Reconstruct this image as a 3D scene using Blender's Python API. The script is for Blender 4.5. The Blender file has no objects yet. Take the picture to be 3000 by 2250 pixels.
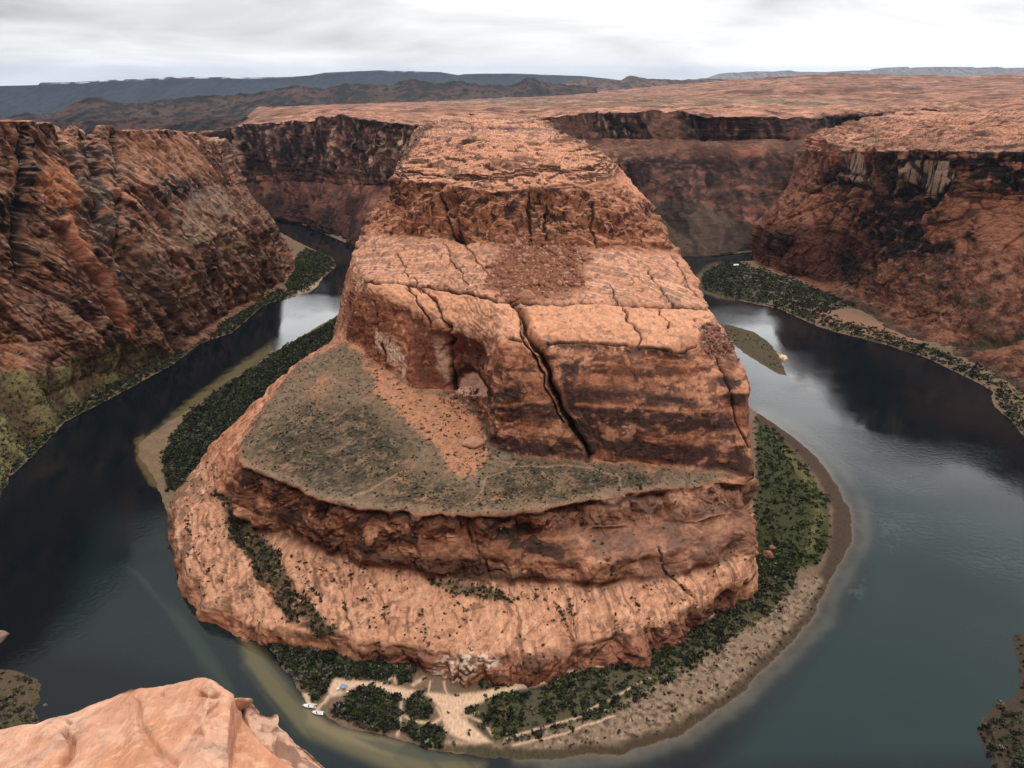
import bpy, math, random
import numpy as np
S = bpy.context.scene
R = math.radians
# ------------------------------------------------------------------ camera
HC, F, PITCH = 300.0, 2429.0, R(20.5)
cam_d = bpy.data.cameras.new("camera"); cam = bpy.data.objects.new("camera", cam_d)
S.collection.objects.link(cam); S.camera = cam
cam_d.sensor_width = 36; cam_d.lens = 36 * F / 3000
cam_d.clip_start = 0.3; cam_d.clip_end = 90000
cam.location = (0, 0, HC); cam.rotation_euler = (math.pi / 2 - PITCH, 0, 0)
S.render.resolution_x = 1024; S.render.resolution_y = 768
# ------------------------------------------------------------------ world: overcast sky over a Nishita base
SUN_EL, SUN_AZ = R(60), R(158)      # azimuth clockwise from +Y
W = bpy.data.worlds.new("World"); S.world = W; W.use_nodes = True
nt = W.node_tree; nt.nodes.clear(); N = nt.nodes.new; LK = nt.links.new
out = N('ShaderNodeOutputWorld'); bg = N('ShaderNodeBackground'); bg.inputs[1].default_value = 0.1
sky = N('ShaderNodeTexSky'); sky.sky_type = 'NISHITA'; sky.sun_disc = False
sky.sun_elevation = SUN_EL; sky.sun_rotation = SUN_AZ
tc = N('ShaderNodeTexCoord'); sep = N('ShaderNodeSeparateXYZ'); LK(tc.outputs['Generated'], sep.inputs[0])
mp = N('ShaderNodeMapping'); mp.inputs['Scale'].default_value = (1.0, 1.0, 6.0); mp.inputs['Rotation'].default_value = (0.0, R(1.5), 0)
LK(tc.outputs['Generated'], mp.inputs[0])
n1 = N('ShaderNodeTexNoise'); n1.inputs['Scale'].default_value = 3.4; n1.inputs['Detail'].default_value = 7; n1.inputs['Roughness'].default_value = .52; n1.inputs['Distortion'].default_value = .6
LK(mp.outputs[0], n1.inputs[0])
cr = N('ShaderNodeValToRGB'); e = cr.color_ramp.elements
e[0].position = .30; e[0].color = (.54, .54, .55, 1); e[1].position = .62; e[1].color = (1.0, 1.0, 1.0, 1)
LK(n1.outputs['Fac'], cr.inputs[0])
# brighter towards +X (right) and towards the zenith
mx = N('ShaderNodeMapRange'); mx.inputs[1].default_value = -.65; mx.inputs[2].default_value = .55; mx.inputs[3].default_value = 6.4; mx.inputs[4].default_value = 8.8
LK(sep.outputs[0], mx.inputs[0])
mz = N('ShaderNodeValToRGB'); mz.color_ramp.interpolation = 'EASE'; LK(sep.outputs[2], mz.inputs[0])
ZP = [(0, .29), (.075, .28), (.17, 1.0), (.32, .84), (.48, .22), (.66, .30), (1., 1.0)]
for i, (p_, v_) in enumerate(ZP):
    el = mz.color_ramp.elements[i] if i < 2 else mz.color_ramp.elements.new(p_)
    el.position = p_; el.color = (v_, v_, v_, 1)
mz3 = N('ShaderNodeMath'); mz3.operation = 'MULTIPLY'; mz3.inputs[1].default_value = 3.9; LK(mz.outputs[0], mz3.inputs[0])
# the cloud deck is brighter ahead of the camera than behind it
fy = N('ShaderNodeMapRange'); fy.inputs[1].default_value = -.4; fy.inputs[2].default_value = .55; fy.inputs[3].default_value = .36; fy.inputs[4].default_value = 1.15; LK(sep.outputs[1], fy.inputs[0])
my = N('ShaderNodeMath'); my.operation = 'MULTIPLY'; LK(mz3.outputs[0], my.inputs[0]); LK(fy.outputs[0], my.inputs[1]); mz3 = my
mm = N('ShaderNodeMath'); mm.operation = 'MULTIPLY'; LK(mx.outputs[0], mm.inputs[0]); LK(mz3.outputs[0], mm.inputs[1])
vm = N('ShaderNodeVectorMath'); vm.operation = 'SCALE'; LK(cr.outputs[0], vm.inputs[0]); LK(mm.outputs[0], vm.inputs['Scale'])
mix = N('ShaderNodeMix'); mix.data_type = 'RGBA'; mix.inputs[0].default_value = .94
LK(sky.outputs[0], mix.inputs[6]); LK(vm.outputs[0], mix.inputs[7])
LK(mix.outputs[2], bg.inputs[0]); LK(bg.outputs[0], out.inputs[0])
# ------------------------------------------------------------------ sun behind cloud
sd = bpy.data.lights.new("sun", 'SUN'); sd.energy = 1.2; sd.angle = R(11); sd.color = (1, .95, .88)
sun = bpy.data.objects.new("sun", sd); S.collection.objects.link(sun)
sun.rotation_euler = (math.pi / 2 - SUN_EL, 0, math.pi - SUN_AZ)
S.view_settings.view_transform = 'Standard'; S.view_settings.look = 'None'; S.view_settings.exposure = 0.32; S.view_settings.gamma = 1
S.cycles.use_denoising = True; S.cycles.max_bounces = 5; S.cycles.diffuse_bounces = 2; S.cycles.glossy_bounces = 3
S.cycles.volume_bounces = 0; S.cycles.use_adaptive_sampling = True; S.cycles.adaptive_threshold = 0.02
# ------------------------------------------------------------------ numeric helpers
CP, SP = math.cos(PITCH), math.sin(PITCH)
def ray(px, py):
    x = (px - 1500) / F; y = (py - 1125) / F
    return x, CP - y * SP, -SP - y * CP
def Pz(px, py, z):
    a, b, c = ray(px, py); t = (z - HC) / c; return (a * t, b * t, z)
def Py(px, py, Y):
    a, b, c = ray(px, py); t = Y / b; return (a * t, Y, HC + c * t)
def project(P):
    X, Y, Z = P[..., 0], P[..., 1], P[..., 2] - HC
    d = np.maximum(Y * CP - Z * SP, 1e-3)
    return 1500 + F * X / d, 1125 - F * (Y * SP + Z * CP) / d
rng = np.random.default_rng(7)
_perm = rng.permutation(4096).astype(np.int64); _g = rng.normal(size=(4096, 3)).astype(np.float32)
_g /= np.linalg.norm(_g, axis=1)[:, None]
def pn(x, y, z):
    """gradient noise, about -1..1"""
    x, y, z = [np.asarray(v, np.float32) for v in np.broadcast_arrays(x, y, z)]
    xi, yi, zi = np.floor(x), np.floor(y), np.floor(z)
    fx, fy, fz = x - xi, y - yi, z - zi
    xi, yi, zi = xi.astype(np.int64), yi.astype(np.int64), zi.astype(np.int64)
    u, v, w = [t * t * t * (t * (t * 6 - 15) + 10) for t in (fx, fy, fz)]
    r = 0
    for a in (0, 1):
        ha = _perm[(xi + a) & 4095]; wa = u if a else 1 - u
        for b in (0, 1):
            hb = _perm[(ha + yi + b) & 4095]; wb = v if b else 1 - v
            for c in (0, 1):
                g = _g[_perm[(hb + zi + c) & 4095]]; wc = w if c else 1 - w
                r = r + wa * wb * wc * (g[..., 0] * (fx - a) + g[..., 1] * (fy - b) + g[..., 2] * (fz - c))
    return r * 1.5
def fbm(x, y, z, o=4, g=.5, off=0.):
    r, a, t = 0, 1., 0.
    for i in range(o):
        r = r + a * pn(x + off + 17.3 * i, y + 5.1 * i, z - 9.7 * i); t += a; a *= g; x = x * 2.03; y = y * 2.03; z = z * 2.03
    return r / t * 1.3
def sst(a, b, x):
    t = np.clip((x - a) / (b - a), 0, 1); return t * t * (3 - 2 * t)
def worley(x, y, z, seed=0):
    x, y, z = [np.asarray(v, np.float32) for v in (x, y, z)]
    xi, yi, zi = np.floor(x).astype(np.int64), np.floor(y).astype(np.int64), np.floor(z).astype(np.int64)
    f1 = np.full(x.shape, 9., np.float32); f2_ = f1.copy(); cid = np.zeros(x.shape, np.int64)
    for a in (-1, 0, 1):
        for b in (-1, 0, 1):
            for c in (-1, 0, 1):
                h = _perm[(_perm[(_perm[(xi + a + seed) & 4095] + yi + b) & 4095] + zi + c) & 4095]
                j = _jit[h]; d = (xi + a + j[..., 0] - x) ** 2 + (yi + b + j[..., 1] - y) ** 2 + (zi + c + j[..., 2] - z) ** 2
                n = d < f1; f2_ = np.where(n, f1, np.minimum(f2_, d)); cid = np.where(n, h, cid); f1 = np.where(n, d, f1)
    e = np.sqrt(f2_) - np.sqrt(f1); return _rnd[cid], e, cid
_jit = rng.random((4096, 3)).astype(np.float32); _rnd = (rng.random(4096) * 2 - 1).astype(np.float32)
def blocks(X, Y, Z, sx=12., sz=18., seed=0, slant=0., warp=3., kx=1., ky=1.):
    if ky == 1. and kx < 1: X, Y = X * kx, Y + slant * Z; slant = 0.
    else: X, Y = X * kx, Y * ky
    wx = warp * fbm(X / sx, Y / sx, Z / sx, 2, off=91. + seed); wy = warp * fbm(X / sx, Y / sx, Z / sx, 2, off=131. + seed)
    c, e, cid = worley((X + slant * Z + wx) / sx, (Y + wy) / sx, (Z + .5 * wx) / sz, seed)
    return c, 1 - sst(0, .14, e), _rnd[(cid * 7 + 11) & 4095]
def ridge(n, k=2.): return np.clip(1 - np.abs(n) * 2.2, 0, 1) ** k
def inside(px, py, poly):
    c = np.zeros(px.shape, bool); n = len(poly)
    for i in range(n):
        x0, y0 = poly[i]; x1, y1 = poly[(i + 1) % n]
        if y0 == y1: continue
        c ^= ((y0 > py) != (y1 > py)) & (px < (x1 - x0) * (py - y0) / (y1 - y0) + x0)
    return c
def dline(px, py, line, closed=False):
    d = np.full(px.shape, 1e9, np.float32); n = len(line)
    for i in range(n if closed else n - 1):
        x0, y0 = line[i][:2]; x1, y1 = line[(i + 1) % n][:2]; dx, dy = x1 - x0, y1 - y0; L = dx * dx + dy * dy + 1e-9
        t = np.clip(((px - x0) * dx + (py - y0) * dy) / L, 0, 1)
        d = np.minimum(d, np.hypot(px - x0 - t * dx, py - y0 - t * dy))
    return d
def polym(px, py, poly, soft=12.):
    """soft mask of a polygon"""
    xs = [p[0] for p in poly]; ys = [p[1] for p in poly]; m = np.zeros(px.shape, np.float32)
    s = (px > min(xs) - soft) & (px < max(xs) + soft) & (py > min(ys) - soft) & (py < max(ys) + soft)
    if s.any():
        d = dline(px[s], py[s], poly, True); i = inside(px[s], py[s], poly)
        m[s] = sst(-soft, soft, np.where(i, d, -d))
    return m
def linem(px, py, line, w):
    xs = [p[0] for p in line]; ys = [p[1] for p in line]; m = np.zeros(px.shape, np.float32); k = w * 3
    s = (px > min(xs) - k) & (px < max(xs) + k) & (py > min(ys) - k) & (py < max(ys) + k)
    if s.any(): m[s] = np.exp(-(dline(px[s], py[s], line) / w) ** 2)
    return m
def pchip(xk, yk, x):
    xk = np.asarray(xk, float); yk = np.asarray(yk, float); h = np.diff(xk)[:, None]; d = np.diff(yk, axis=0) / h
    m = np.zeros_like(yk); m[0] = d[0]; m[-1] = d[-1]
    if len(xk) > 2:
        s = (d[:-1] * d[1:]) > 0; w1 = 2 * h[1:] + h[:-1]; w2 = h[1:] + 2 * h[:-1]
        with np.errstate(divide='ignore', invalid='ignore'):
            hm = (w1 + w2) / (w1 / d[:-1] + w2 / d[1:])
        m[1:-1] = np.where(s, hm, 0)
    i = np.clip(np.searchsorted(xk, x) - 1, 0, len(xk) - 2); H = h[i]; t = ((x - xk[i])[:, None]) / H
    t2, t3 = t * t, t ** 3
    return (2 * t3 - 3 * t2 + 1) * yk[i] + (t3 - 2 * t2 + t) * H * m[i] + (-2 * t3 + 3 * t2) * yk[i + 1] + (t3 - t2) * H * m[i + 1]
def loft(rows, U, subs, smooth=2):
    """rows of knots: (u,'z',px,py,z) (u,'y',px,py,Y) (u,'w',x,y,z) (u,'o',dx,dy,z) -> grid of points"""
    out, prev = [], None
    for r in rows:
        us, pts = [], []
        for k in r:
            u = k[0]; us.append(u)
            if k[1] == 'z': pts.append(Pz(*k[2:5]))
            elif k[1] == 'y': pts.append(Py(*k[2:5]))
            elif k[1] == 'w': pts.append(k[2:5])
            else:
                q = pchip(prev[0], prev[1], np.array([float(u)]))[0]; pts.append((q[0] + k[2], q[1] + k[3], k[4] if k[5:] == () else q[2] + k[4]))
        prev = (us, np.array(pts, float)); out.append(pchip(us, prev[1], U))
    G = []
    for i in range(len(out) - 1):
        n = subs[i]
        t = np.linspace(0, 1, n, endpoint=False)[:, None, None]
        G.append(out[i] * (1 - t) + out[i + 1] * t)
    G.append(out[-1][None]); G = np.concatenate(G, 0)
    for _ in range(smooth):
        A = G.copy(); A[1:-1] = .25 * G[:-2] + .5 * G[1:-1] + .25 * G[2:]; A[:, 1:-1] = .25 * A[:, :-2] + .5 * A[:, 1:-1] + .25 * A[:, 2:]; G = A
    return G
def normals(G, flip=False):
    a = np.gradient(G, axis=0); b = np.gradient(G, axis=1); n = np.cross(a, b); n /= np.linalg.norm(n, axis=-1)[..., None] + 1e-9
    return -n if flip else n
def lerp(a, b, t):
    return a + (b - a) * t[..., None]
C = lambda *a: np.array(a, np.float32)
GAM = 1.46; mw_ = bpy.data.materials.new('river_water')
# ------------------------------------------------------------------ mesh output
def grid_obj(name, G, col, mat, **props):
    nr, nc = G.shape[:2]; me = bpy.data.meshes.new(name)
    me.vertices.add(nr * nc); me.vertices.foreach_set('co', G.astype(np.float32).ravel())
    i = (np.arange(nr - 1)[:, None] * nc + np.arange(nc - 1)[None]).ravel()
    q = np.stack([i, i + 1, i + 1 + nc, i + nc], 1)
    a = G.reshape(-1, 3); nz = np.cross(a[q[:, 1]] - a[q[:, 0]], a[q[:, 3]] - a[q[:, 0]])[:, 2].mean()
    if nz < 0: q = q[:, ::-1]
    me.loops.add(q.size); me.loops.foreach_set('vertex_index', q.ravel().astype(np.int32))
    me.polygons.add(len(q)); me.polygons.foreach_set('loop_start', (np.arange(len(q)) * 4).astype(np.int32))
    me.update(calc_edges=True); me.polygons.foreach_set('use_smooth', np.ones(len(q), bool))
    if mat is not mw_:
        col = np.clip(col, .004, .9); lum = (col @ C(.3, .6, .1))[..., None]; col = col * (lum / .32) ** (GAM - 1) * .97
        col = lum * (lum / .32) ** (GAM - 1) * -.07 + col * 1.07; col = np.clip(col, .004, .9)
    ca = me.color_attributes.new('albedo', 'FLOAT_COLOR', 'POINT')
    c4 = np.ones((nr * nc, 4), np.float32); c4[:, :col.shape[-1]] = col.reshape(-1, col.shape[-1]); ca.data.foreach_set('color', c4.ravel())
    me.materials.append(mat); me.validate(); o = bpy.data.objects.new(name, me); S.collection.objects.link(o)
    for k, v in props.items(): o[k] = v
    return o
def soup_obj(name, V, T, mat, col=None, link=True, **props):
    me = bpy.data.meshes.new(name); V = np.asarray(V, np.float32); T = np.asarray(T, np.int32); k = T.shape[1]
    me.vertices.add(len(V)); me.vertices.foreach_set('co', V.ravel())
    me.loops.add(T.size); me.loops.foreach_set('vertex_index', T.ravel())
    me.polygons.add(len(T)); me.polygons.foreach_set('loop_start', (np.arange(len(T)) * k).astype(np.int32)); me.update(calc_edges=True)
    if col is not None:
        ca = me.color_attributes.new('albedo', 'FLOAT_COLOR', 'POINT'); c4 = np.ones((len(V), 4), np.float32); c4[:, :3] = col; ca.data.foreach_set('color', c4.ravel())
    me.materials.append(mat); o = bpy.data.objects.new(name, me)
    if link: S.collection.objects.link(o)
    for a, v in props.items(): o[a] = v
    return o
# ------------------------------------------------------------------ materials
def rock_mat(name, s1=.30, s2=.8, bump=.55, lo=.70, hi=1.22, rough=.92):
    m = bpy.data.materials.new(name); m.use_nodes = True; t = m.node_tree; n = t.nodes; l = t.links.new
    b = n['Principled BSDF']; b.inputs['Roughness'].default_value = rough; b.inputs['Specular IOR Level'].default_value = .15
    at = n.new('ShaderNodeAttribute'); at.attribute_name = 'albedo'
    tc = n.new('ShaderNodeTexCoord')
    mpn = n.new('ShaderNodeMapping'); mpn.inputs['Scale'].default_value = (1.25, .42, 2.4); mpn.inputs['Rotation'].default_value = (0, 0, .45); l(tc.outputs['Object'], mpn.inputs[0])
    a = n.new('ShaderNodeTexNoise'); a.inputs['Scale'].default_value = s1; a.inputs['Detail'].default_value = 8; a.inputs['Roughness'].default_value = .65; l(mpn.outputs[0], a.inputs[0])
    mr = n.new('ShaderNodeMapRange'); mr.inputs[1].default_value = .32; mr.inputs[2].default_value = .68; mr.inputs[3].default_value = lo; mr.inputs[4].default_value = hi; l(a.outputs[0], mr.inputs[0])
    v = n.new('ShaderNodeVectorMath'); v.operation = 'SCALE'; l(at.outputs['Color'], v.inputs[0]); l(mr.outputs[0], v.inputs['Scale'])
    l(v.outputs[0], b.inputs['Base Color'])
    c = n.new('ShaderNodeTexNoise'); c.inputs['Scale'].default_value = s2; c.inputs['Detail'].default_value = 9; c.inputs['Roughness'].default_value = .74; l(mpn.outputs[0], c.inputs[0])
    bp = n.new('ShaderNodeBump'); bp.inputs['Strength'].default_value = bump; bp.inputs['Distance'].default_value = 1.0 / s2 * 1.2; l(c.outputs[0], bp.inputs['Height']); l(bp.outputs[0], b.inputs['Normal'])
    return m
M_rock = rock_mat('sandstone'); M_far = rock_mat('distant_rock', .012, .05, .6, .75, 1.25)
M_near = rock_mat('near_sandstone', 9., 26., .9, .80, 1.16); M_soil = rock_mat('river_bank_soil', .7, 1.5, .4, .72, 1.25)
def leaf_mat(name):
    m = bpy.data.materials.new(name); m.use_nodes = True; n = m.node_tree.nodes; l = m.node_tree.links.new
    b = n['Principled BSDF']; b.inputs['Roughness'].default_value = .8; b.inputs['Specular IOR Level'].default_value = .1
    at = n.new('ShaderNodeAttribute'); at.attribute_name = 'albedo'; l(at.outputs['Color'], b.inputs['Base Color'])
    return m
M_leaf = leaf_mat('scrub_leaves')
def flat_mat(name, col, rough=.5, metal=0.):
    m = bpy.data.materials.new(name); m.use_nodes = True; n = m.node_tree.nodes; l = m.node_tree.links.new; b = n['Principled BSDF']
    t = n.new('ShaderNodeTexNoise'); t.inputs['Scale'].default_value = 3; r = n.new('ShaderNodeMapRange'); r.inputs[3].default_value = .85; r.inputs[4].default_value = 1.1
    l(t.outputs[0], r.inputs[0]); v = n.new('ShaderNodeVectorMath'); v.operation = 'SCALE'; v.inputs[0].default_value = col; l(r.outputs[0], v.inputs['Scale']); l(v.outputs[0], b.inputs['Base Color'])
    b.inputs['Roughness'].default_value = rough; b.inputs['Metallic'].default_value = metal
    return m
# ------------------------------------------------------------------ rock colours (albedo)
ORANGE = C(.52, .235, .135); PINK = C(.60, .30, .19); PALE = C(.60, .42, .30); RED = C(.27, .085, .045); BROWN = C(.17, .085, .060)
VARN = C(.040, .024, .022); GREY = C(.20, .145, .11); OLIVE = C(.125, .105, .060); GREEN = C(.070, .085, .030); SAND = C(.50, .33, .22)
def cliff_disp(G, n, big=5., joint=5., strata=1.5, slant=0., f=1/26., kx=1., ky=1.):
    X, Y, Z = G[..., 0], G[..., 1], G[..., 2]; st = 1 - np.abs(n[..., 2]); steep = sst(.25, .7, st); fl = 1 - steep
    wx = 6 * fbm(X / 40, Y / 40, Z / 40, 3); wy = 6 * fbm(X / 40, Y / 40, Z / 40, 3, off=51.)
    xs = (X + (slant * Z if kx == 1. else 0)) * kx + wx; ys = (Y + (slant * Z if kx < 1. else 0)) * ky + wy
    d = big * fbm(X / 55, Y / 55, Z / 90, 4, .5) * (.35 + .65 * steep)
    j1 = pn(xs * f, ys * f, Z * f * .12); j2 = pn(xs * f * 2.6 + 9, ys * f * 2.6, Z * f * .3); j3 = pn(xs * f * 6.5 + 3, ys * f * 6.5, Z * f * 1.3)
    blk = np.round(j1 * 3.2) / 3.2 * .75 + j1 * .25; blk2 = np.round(j2 * 2.6) / 2.6
    d = d + steep * joint * (1.0 * blk + .42 * blk2 + .18 * j3 - .55 * ridge(j1, 6) - .3 * ridge(j2, 5))
    zz = Z + 3 * fbm(X / 120, Y / 120, 0 * Z, 2) + .02 * X
    s = pn(zz * 0 + 3.3, zz / 9., X / 400.) + .6 * pn(zz * 0 + 7.7, zz / 3.6, X / 150.)
    d = d + strata * (np.tanh(3 * s) * (.3 + .7 * steep) + .35 * pn(X / 30, zz / 1.6, Y / 30) * steep)
    bil = np.abs(pn(X / 16, Y / 16, Z / 8)) ; bil2 = np.abs(pn(X / 6, Y / 6, Z / 3))
    d = d + fl * (2.6 * (bil - .25) + 1.0 * (bil2 - .25)) + .35 * fbm(X / 3, Y / 3, Z / 2, 2)
    return d, steep, j1, j2, zz
def ledges(X, Y, h=3.):
    q = 2.2 * fbm(X / 85, Y / 75, 0 * X, 5, off=71., g=.55) * 3 + .8 * fbm(X / 300, Y / 260, 0 * X, 3, off=75.) * 3
    return (np.round(q * 1.3) / 1.3 * .85 + .15 * q) * h * .55
def desert_tint(col, X, Y, m, st):
    sk = fbm(X / 230, Y / 150, 0 * X, 5, off=55., g=.6); sk2 = fbm(X / 60, Y / 48, 0 * X, 5, off=155., g=.62); t = lambda n_, a, w=.10: sst(a, a + w, n_)
    col = lerp(col, C(.36,.175,.12), .75 * m * t(sk, .02, .15)); col = lerp(col, C(.20,.10,.07), .75 * m * t(sk2, .12, .08)); col = lerp(col, C(.09,.05,.042), .75 * m * t(sk2 + .3 * sk, .34, .06))
    col = lerp(col, C(.60,.33,.22), .6 * m * t(-sk2, .15, .1)); col = lerp(col, C(.23,.18,.115), .5 * m * t(-sk + .5 * sk2, .22, .1)); return lerp(col, C(.10,.055,.045), .8 * m * sst(.04, .22, st))
# ================================================================== BUTTE (the rock inside the bend)
def side(z, u0x, u1x, u9x, u10x, y0=1850, y1=1150, y9=850, y10=1800):
    return [(0, 'w', u0x, y0, z), (1, 'w', u1x, y1, z)], [(9, 'w', u9x, y9, z), (10, 'w', u10x, y10, z)]
def brow(z0, xs, mid, zr=None):
    a, b = side(z0, *xs); z1 = z0 if zr is None else zr
    a = [(0,) + a[0][1:4] + (z0,), (1,) + a[1][1:4] + (z1,)]; b = [(9,) + b[0][1:4] + (z1,), (10,) + b[1][1:4] + (z0,)]
    return a + mid + b
B = [
 [(0,'y',1225,352,1950),(1,'y',1260,352,1900),(2,'y',1300,352,1850),(5,'y',1430,350,1800),(8,'y',1560,350,1850),(9,'y',1590,348,1900),(10,'y',1612,346,1950)],
 [(0,'y',1225,372,1700),(1,'y',1236,385,1350),(2,'y',1246,403,1080),(3,'y',1320,405,1040),(5,'y',1450,405,980),(7,'y',1600,412,960),(8,'y',1700,424,930),(9,'y',1655,402,1150),(10,'y',1618,378,1700)],
 [(0,'y',1215,380,1700),(1,'y',1212,420,1150),(2,'y',1178,482,830),(3,'y',1230,497,780),(4,'y',1330,502,755),(5,'y',1450,499,722),(6,'y',1560,497,715),(7,'y',1680,492,722),(8,'y',1770,470,770),(9,'y',1740,440,1000),(10,'y',1635,392,1700)],
 [(0,'y',1212,390,1700),(1,'y',1205,432,1150),(2,'y',1170,492,828),(3,'y',1226,512,776),(4,'y',1330,520,750),(5,'y',1450,521,716),(6,'y',1560,521,709),(7,'y',1690,515,716),(8,'y',1782,488,768),(9,'y',1750,450,1000),(10,'y',1640,398,1700)],
 [(0,'y',1205,400,1700),(1,'y',1195,450,1120),(2,'y',1155,518,805),(3,'y',1240,530,740),(4,'y',1340,541,706),(5,'y',1450,560,680),(6,'y',1580,556,676),(7,'y',1700,550,684),(8,'y',1812,520,742),(9,'y',1800,490,950),(10,'y',1650,410,1700)],
 [(0,'y',1205,440,1690),(1,'y',1190,495,1110),(2,'y',1146,592,797),(3,'y',1208,612,722),(4,'y',1336,622,690),(5,'y',1453,640,661),(6,'y',1580,638,659),(7,'y',1765,625,668),(8,'y',1888,602,727),(9,'y',1850,560,945),(10,'y',1660,450,1695)],
 [(0,'w',-198,1680,150),(1,'w',-148,1120,158),(2,'y',1075,662,778),(3,'y',1190,690,702),(4,'y',1340,706,668),(5,'y',1460,715,640),(6,'y',1580,722,637),(7,'y',1790,722,648),(8,'y',1967,724,690),(9,'w',125,930,162),(10,'w',110,1720,150)],
 [(0,'w',-206,1670,135),(1,'w',-150,1100,145),(2,'y',1044,735,715),(3,'y',1130,775,665),(4,'y',1290,790,625),(5,'y',1460,800,590),(6,'y',1600,800,590),(7,'y',1850,805,592),(8,'y',2045,812,620),(9,'w',135,900,152),(10,'w',120,1710,135)],
 [(0,'w',-212,1660,125),(1,'w',-154,1080,138),(2,'y',1036,800,668),(3,'y',1120,825,615),(4,'y',1300,850,590),(5,'y',1480,876,540),(6,'y',1650,886,535),(7,'y',1900,898,535),(8,'y',2078,905,556),(9,'w',145,880,140),(10,'w',130,1700,120)],
 [(0,'w',-216,1650,110),(1,'w',-160,1060,128),(2,'y',1030,860,655),(3,'y',1108,865,603),(3.6,'y',1180,905,585),(4,'y',1262,940,572),(4.4,'y',1390,985,528),(5,'y',1480,995,490),(6,'y',1680,1005,486),(7,'y',1920,1028,482),(8,'y',2120,985,520),(9,'w',150,860,128),(10,'w',140,1690,105)],
 [(0,'w',-218,1648,105),(1,'w',-162,1055,124),(2,'y',1028,875,654),(3,'y',1108,885,602),(3.6,'y',1182,922,584),(4,'y',1268,955,573),(4.4,'y',1392,1002,529),(5,'y',1482,1012,491),(6,'y',1682,1022,487),(7,'y',1922,1044,483),(8,'y',2130,1002,518),(9,'w',151,856,122),(10,'w',142,1688,100)],
 [(0,'w',-222,1645,85),(1,'w',-174,1045,108),(2,'y',1026,935,650),(3,'y',1110,975,600),(3.6,'y',1204,1030,570),(4,'y',1306,1040,568),(4.4,'y',1395,1085,533),(4.6,'y',1428,1130,500),(5,'y',1490,1165,480),(6,'y',1690,1180,474),(7,'y',1942,1200,468),(8,'y',2208,1145,478),(9,'w',158,800,90),(10,'w',150,1680,70)],
 [(0,'w',-232,1640,62),(1,'w',-190,1040,98),(2,'z',1024,992,98),(3,'z',1110,1070,92),(3.6,'z',1226,1140,88),(4,'z',1330,1145,86),(4.4,'z',1400,1205,82),(4.6,'z',1430,1290,77),(5,'z',1500,1332,76),(6,'z',1700,1343,76),(7,'z',1960,1366,75),(8,'z',2200,1386,72),(9,'w',160,780,66),(10,'w',155,1675,50)],
 [(0,'o',-8,-3,50),(1,'o',-9,0,90),(2,'z',990,1003,90),(2.4,'z',882,1068,84),(2.7,'z',800,1180,80),(3,'z',718,1292,76),(3.3,'z',728,1360,73),(3.7,'z',820,1412,71),(4.2,'z',950,1466,70),(4.6,'z',1130,1500,70),(5,'z',1350,1511,70),(6,'z',1650,1480,70),(7,'z',1950,1436,70),(8,'z',2206,1402,68),(9,'o',2,0,60),(10,'o',3,0,42)],
 [(0,'o',-8,-3,40),(1,'o',-5,0,75),(2,'z',978,1003,80),(2.4,'z',878,1070,78),(2.7,'z',776,1190,67),(3,'z',680,1318,58),(3.3,'z',684,1392,56),(3.7,'z',790,1470,54),(4.2,'z',930,1530,53),(4.6,'z',1110,1560,54),(5,'z',1340,1572,55),(6,'z',1650,1552,54),(7,'z',1980,1532,52),(8,'z',2214,1478,50),(9,'o',2,0,45),(10,'o',3,0,32)],
 [(0,'o',-6,-3,30),(1,'o',-4,0,62),(2,'z',975,1003,77),(2.4,'z',874,1069,74),(2.7,'z',757,1200,61),(3,'z',645,1330,48),(3.3,'z',640,1415,43),(3.7,'z',760,1525,42),(4.2,'z',920,1580,43),(4.6,'z',1100,1606,44),(5,'z',1340,1642,45),(6,'z',1650,1650,45),(7,'z',1970,1622,43),(8,'z',2214,1560,40),(9,'o',2,0,35),(10,'o',2,0,24)],
 [(0,'o',-5,-3,22),(1,'o',-4,0,50),(2,'z',972,1003,74),(2.4,'z',870,1068,71),(2.7,'z',740,1205,58),(3,'z',630,1336,43),(3.3,'z',622,1430,37),(3.7,'z',755,1555,35),(4.2,'z',918,1610,34),(4.6,'z',1100,1650,35),(5,'z',1340,1700,34),(6,'z',1650,1714,34),(7,'z',1960,1694,32),(8,'z',2206,1622,31),(9,'o',2,0,26),(10,'o',2,0,16)],
 [(0,'o',-5,-3,12),(1,'o',-4,0,30),(2,'z',968,1003,68),(2.4,'z',862,1065,66),(2.7,'z',690,1228,48),(3,'z',568,1362,30),(3.2,'z',503,1450,24),(3.4,'z',506,1560,20),(3.6,'z',560,1690,15),(3.8,'z',690,1800,12),(4.2,'z',850,1842,14),(4.6,'z',1100,1885,16),(5,'z',1350,1918,17),(6,'z',1650,1900,17),(7,'z',1960,1828,19),(7.6,'z',2120,1735,22),(8,'z',2200,1650,25),(9,'o',3,0,14),(10,'o',4,0,8)],
 [(0,'o',-6,-3,-1),(1,'o',-5,0,-1),(2,'o',-7,-1,-1),(2.4,'o',-9,0,-1),(2.7,'o',-8,-2,-1),(3,'o',-7,-2,-1),(3.2,'o',-4,-2,-1),(3.4,'o',-3,-3,-1),(3.6,'o',-3,-4,-1),(3.8,'o',-3,-6,-1),(4.2,'z',862,1905,-1),(4.6,'z',1120,1960,-1),(5,'z',1370,2016,-1),(6,'z',1680,2000,-1),(7,'z',1955,1905,-1),(7.6,'z',2140,1785,-1),(8,'o',7,-2,-1),(9,'o',8,0,-1),(10,'o',8,0,-1)],
]
U = np.concatenate([np.linspace(0, 2, 90, endpoint=False), np.linspace(2, 8, 980, endpoint=False), np.linspace(8, 10, 90)])
SUBS = [60, 120, 22, 36, 60, 60, 50, 50, 60, 14, 90, 110, 110, 50, 50, 40, 90, 60]; G = loft(B, U, SUBS, 3)
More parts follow.
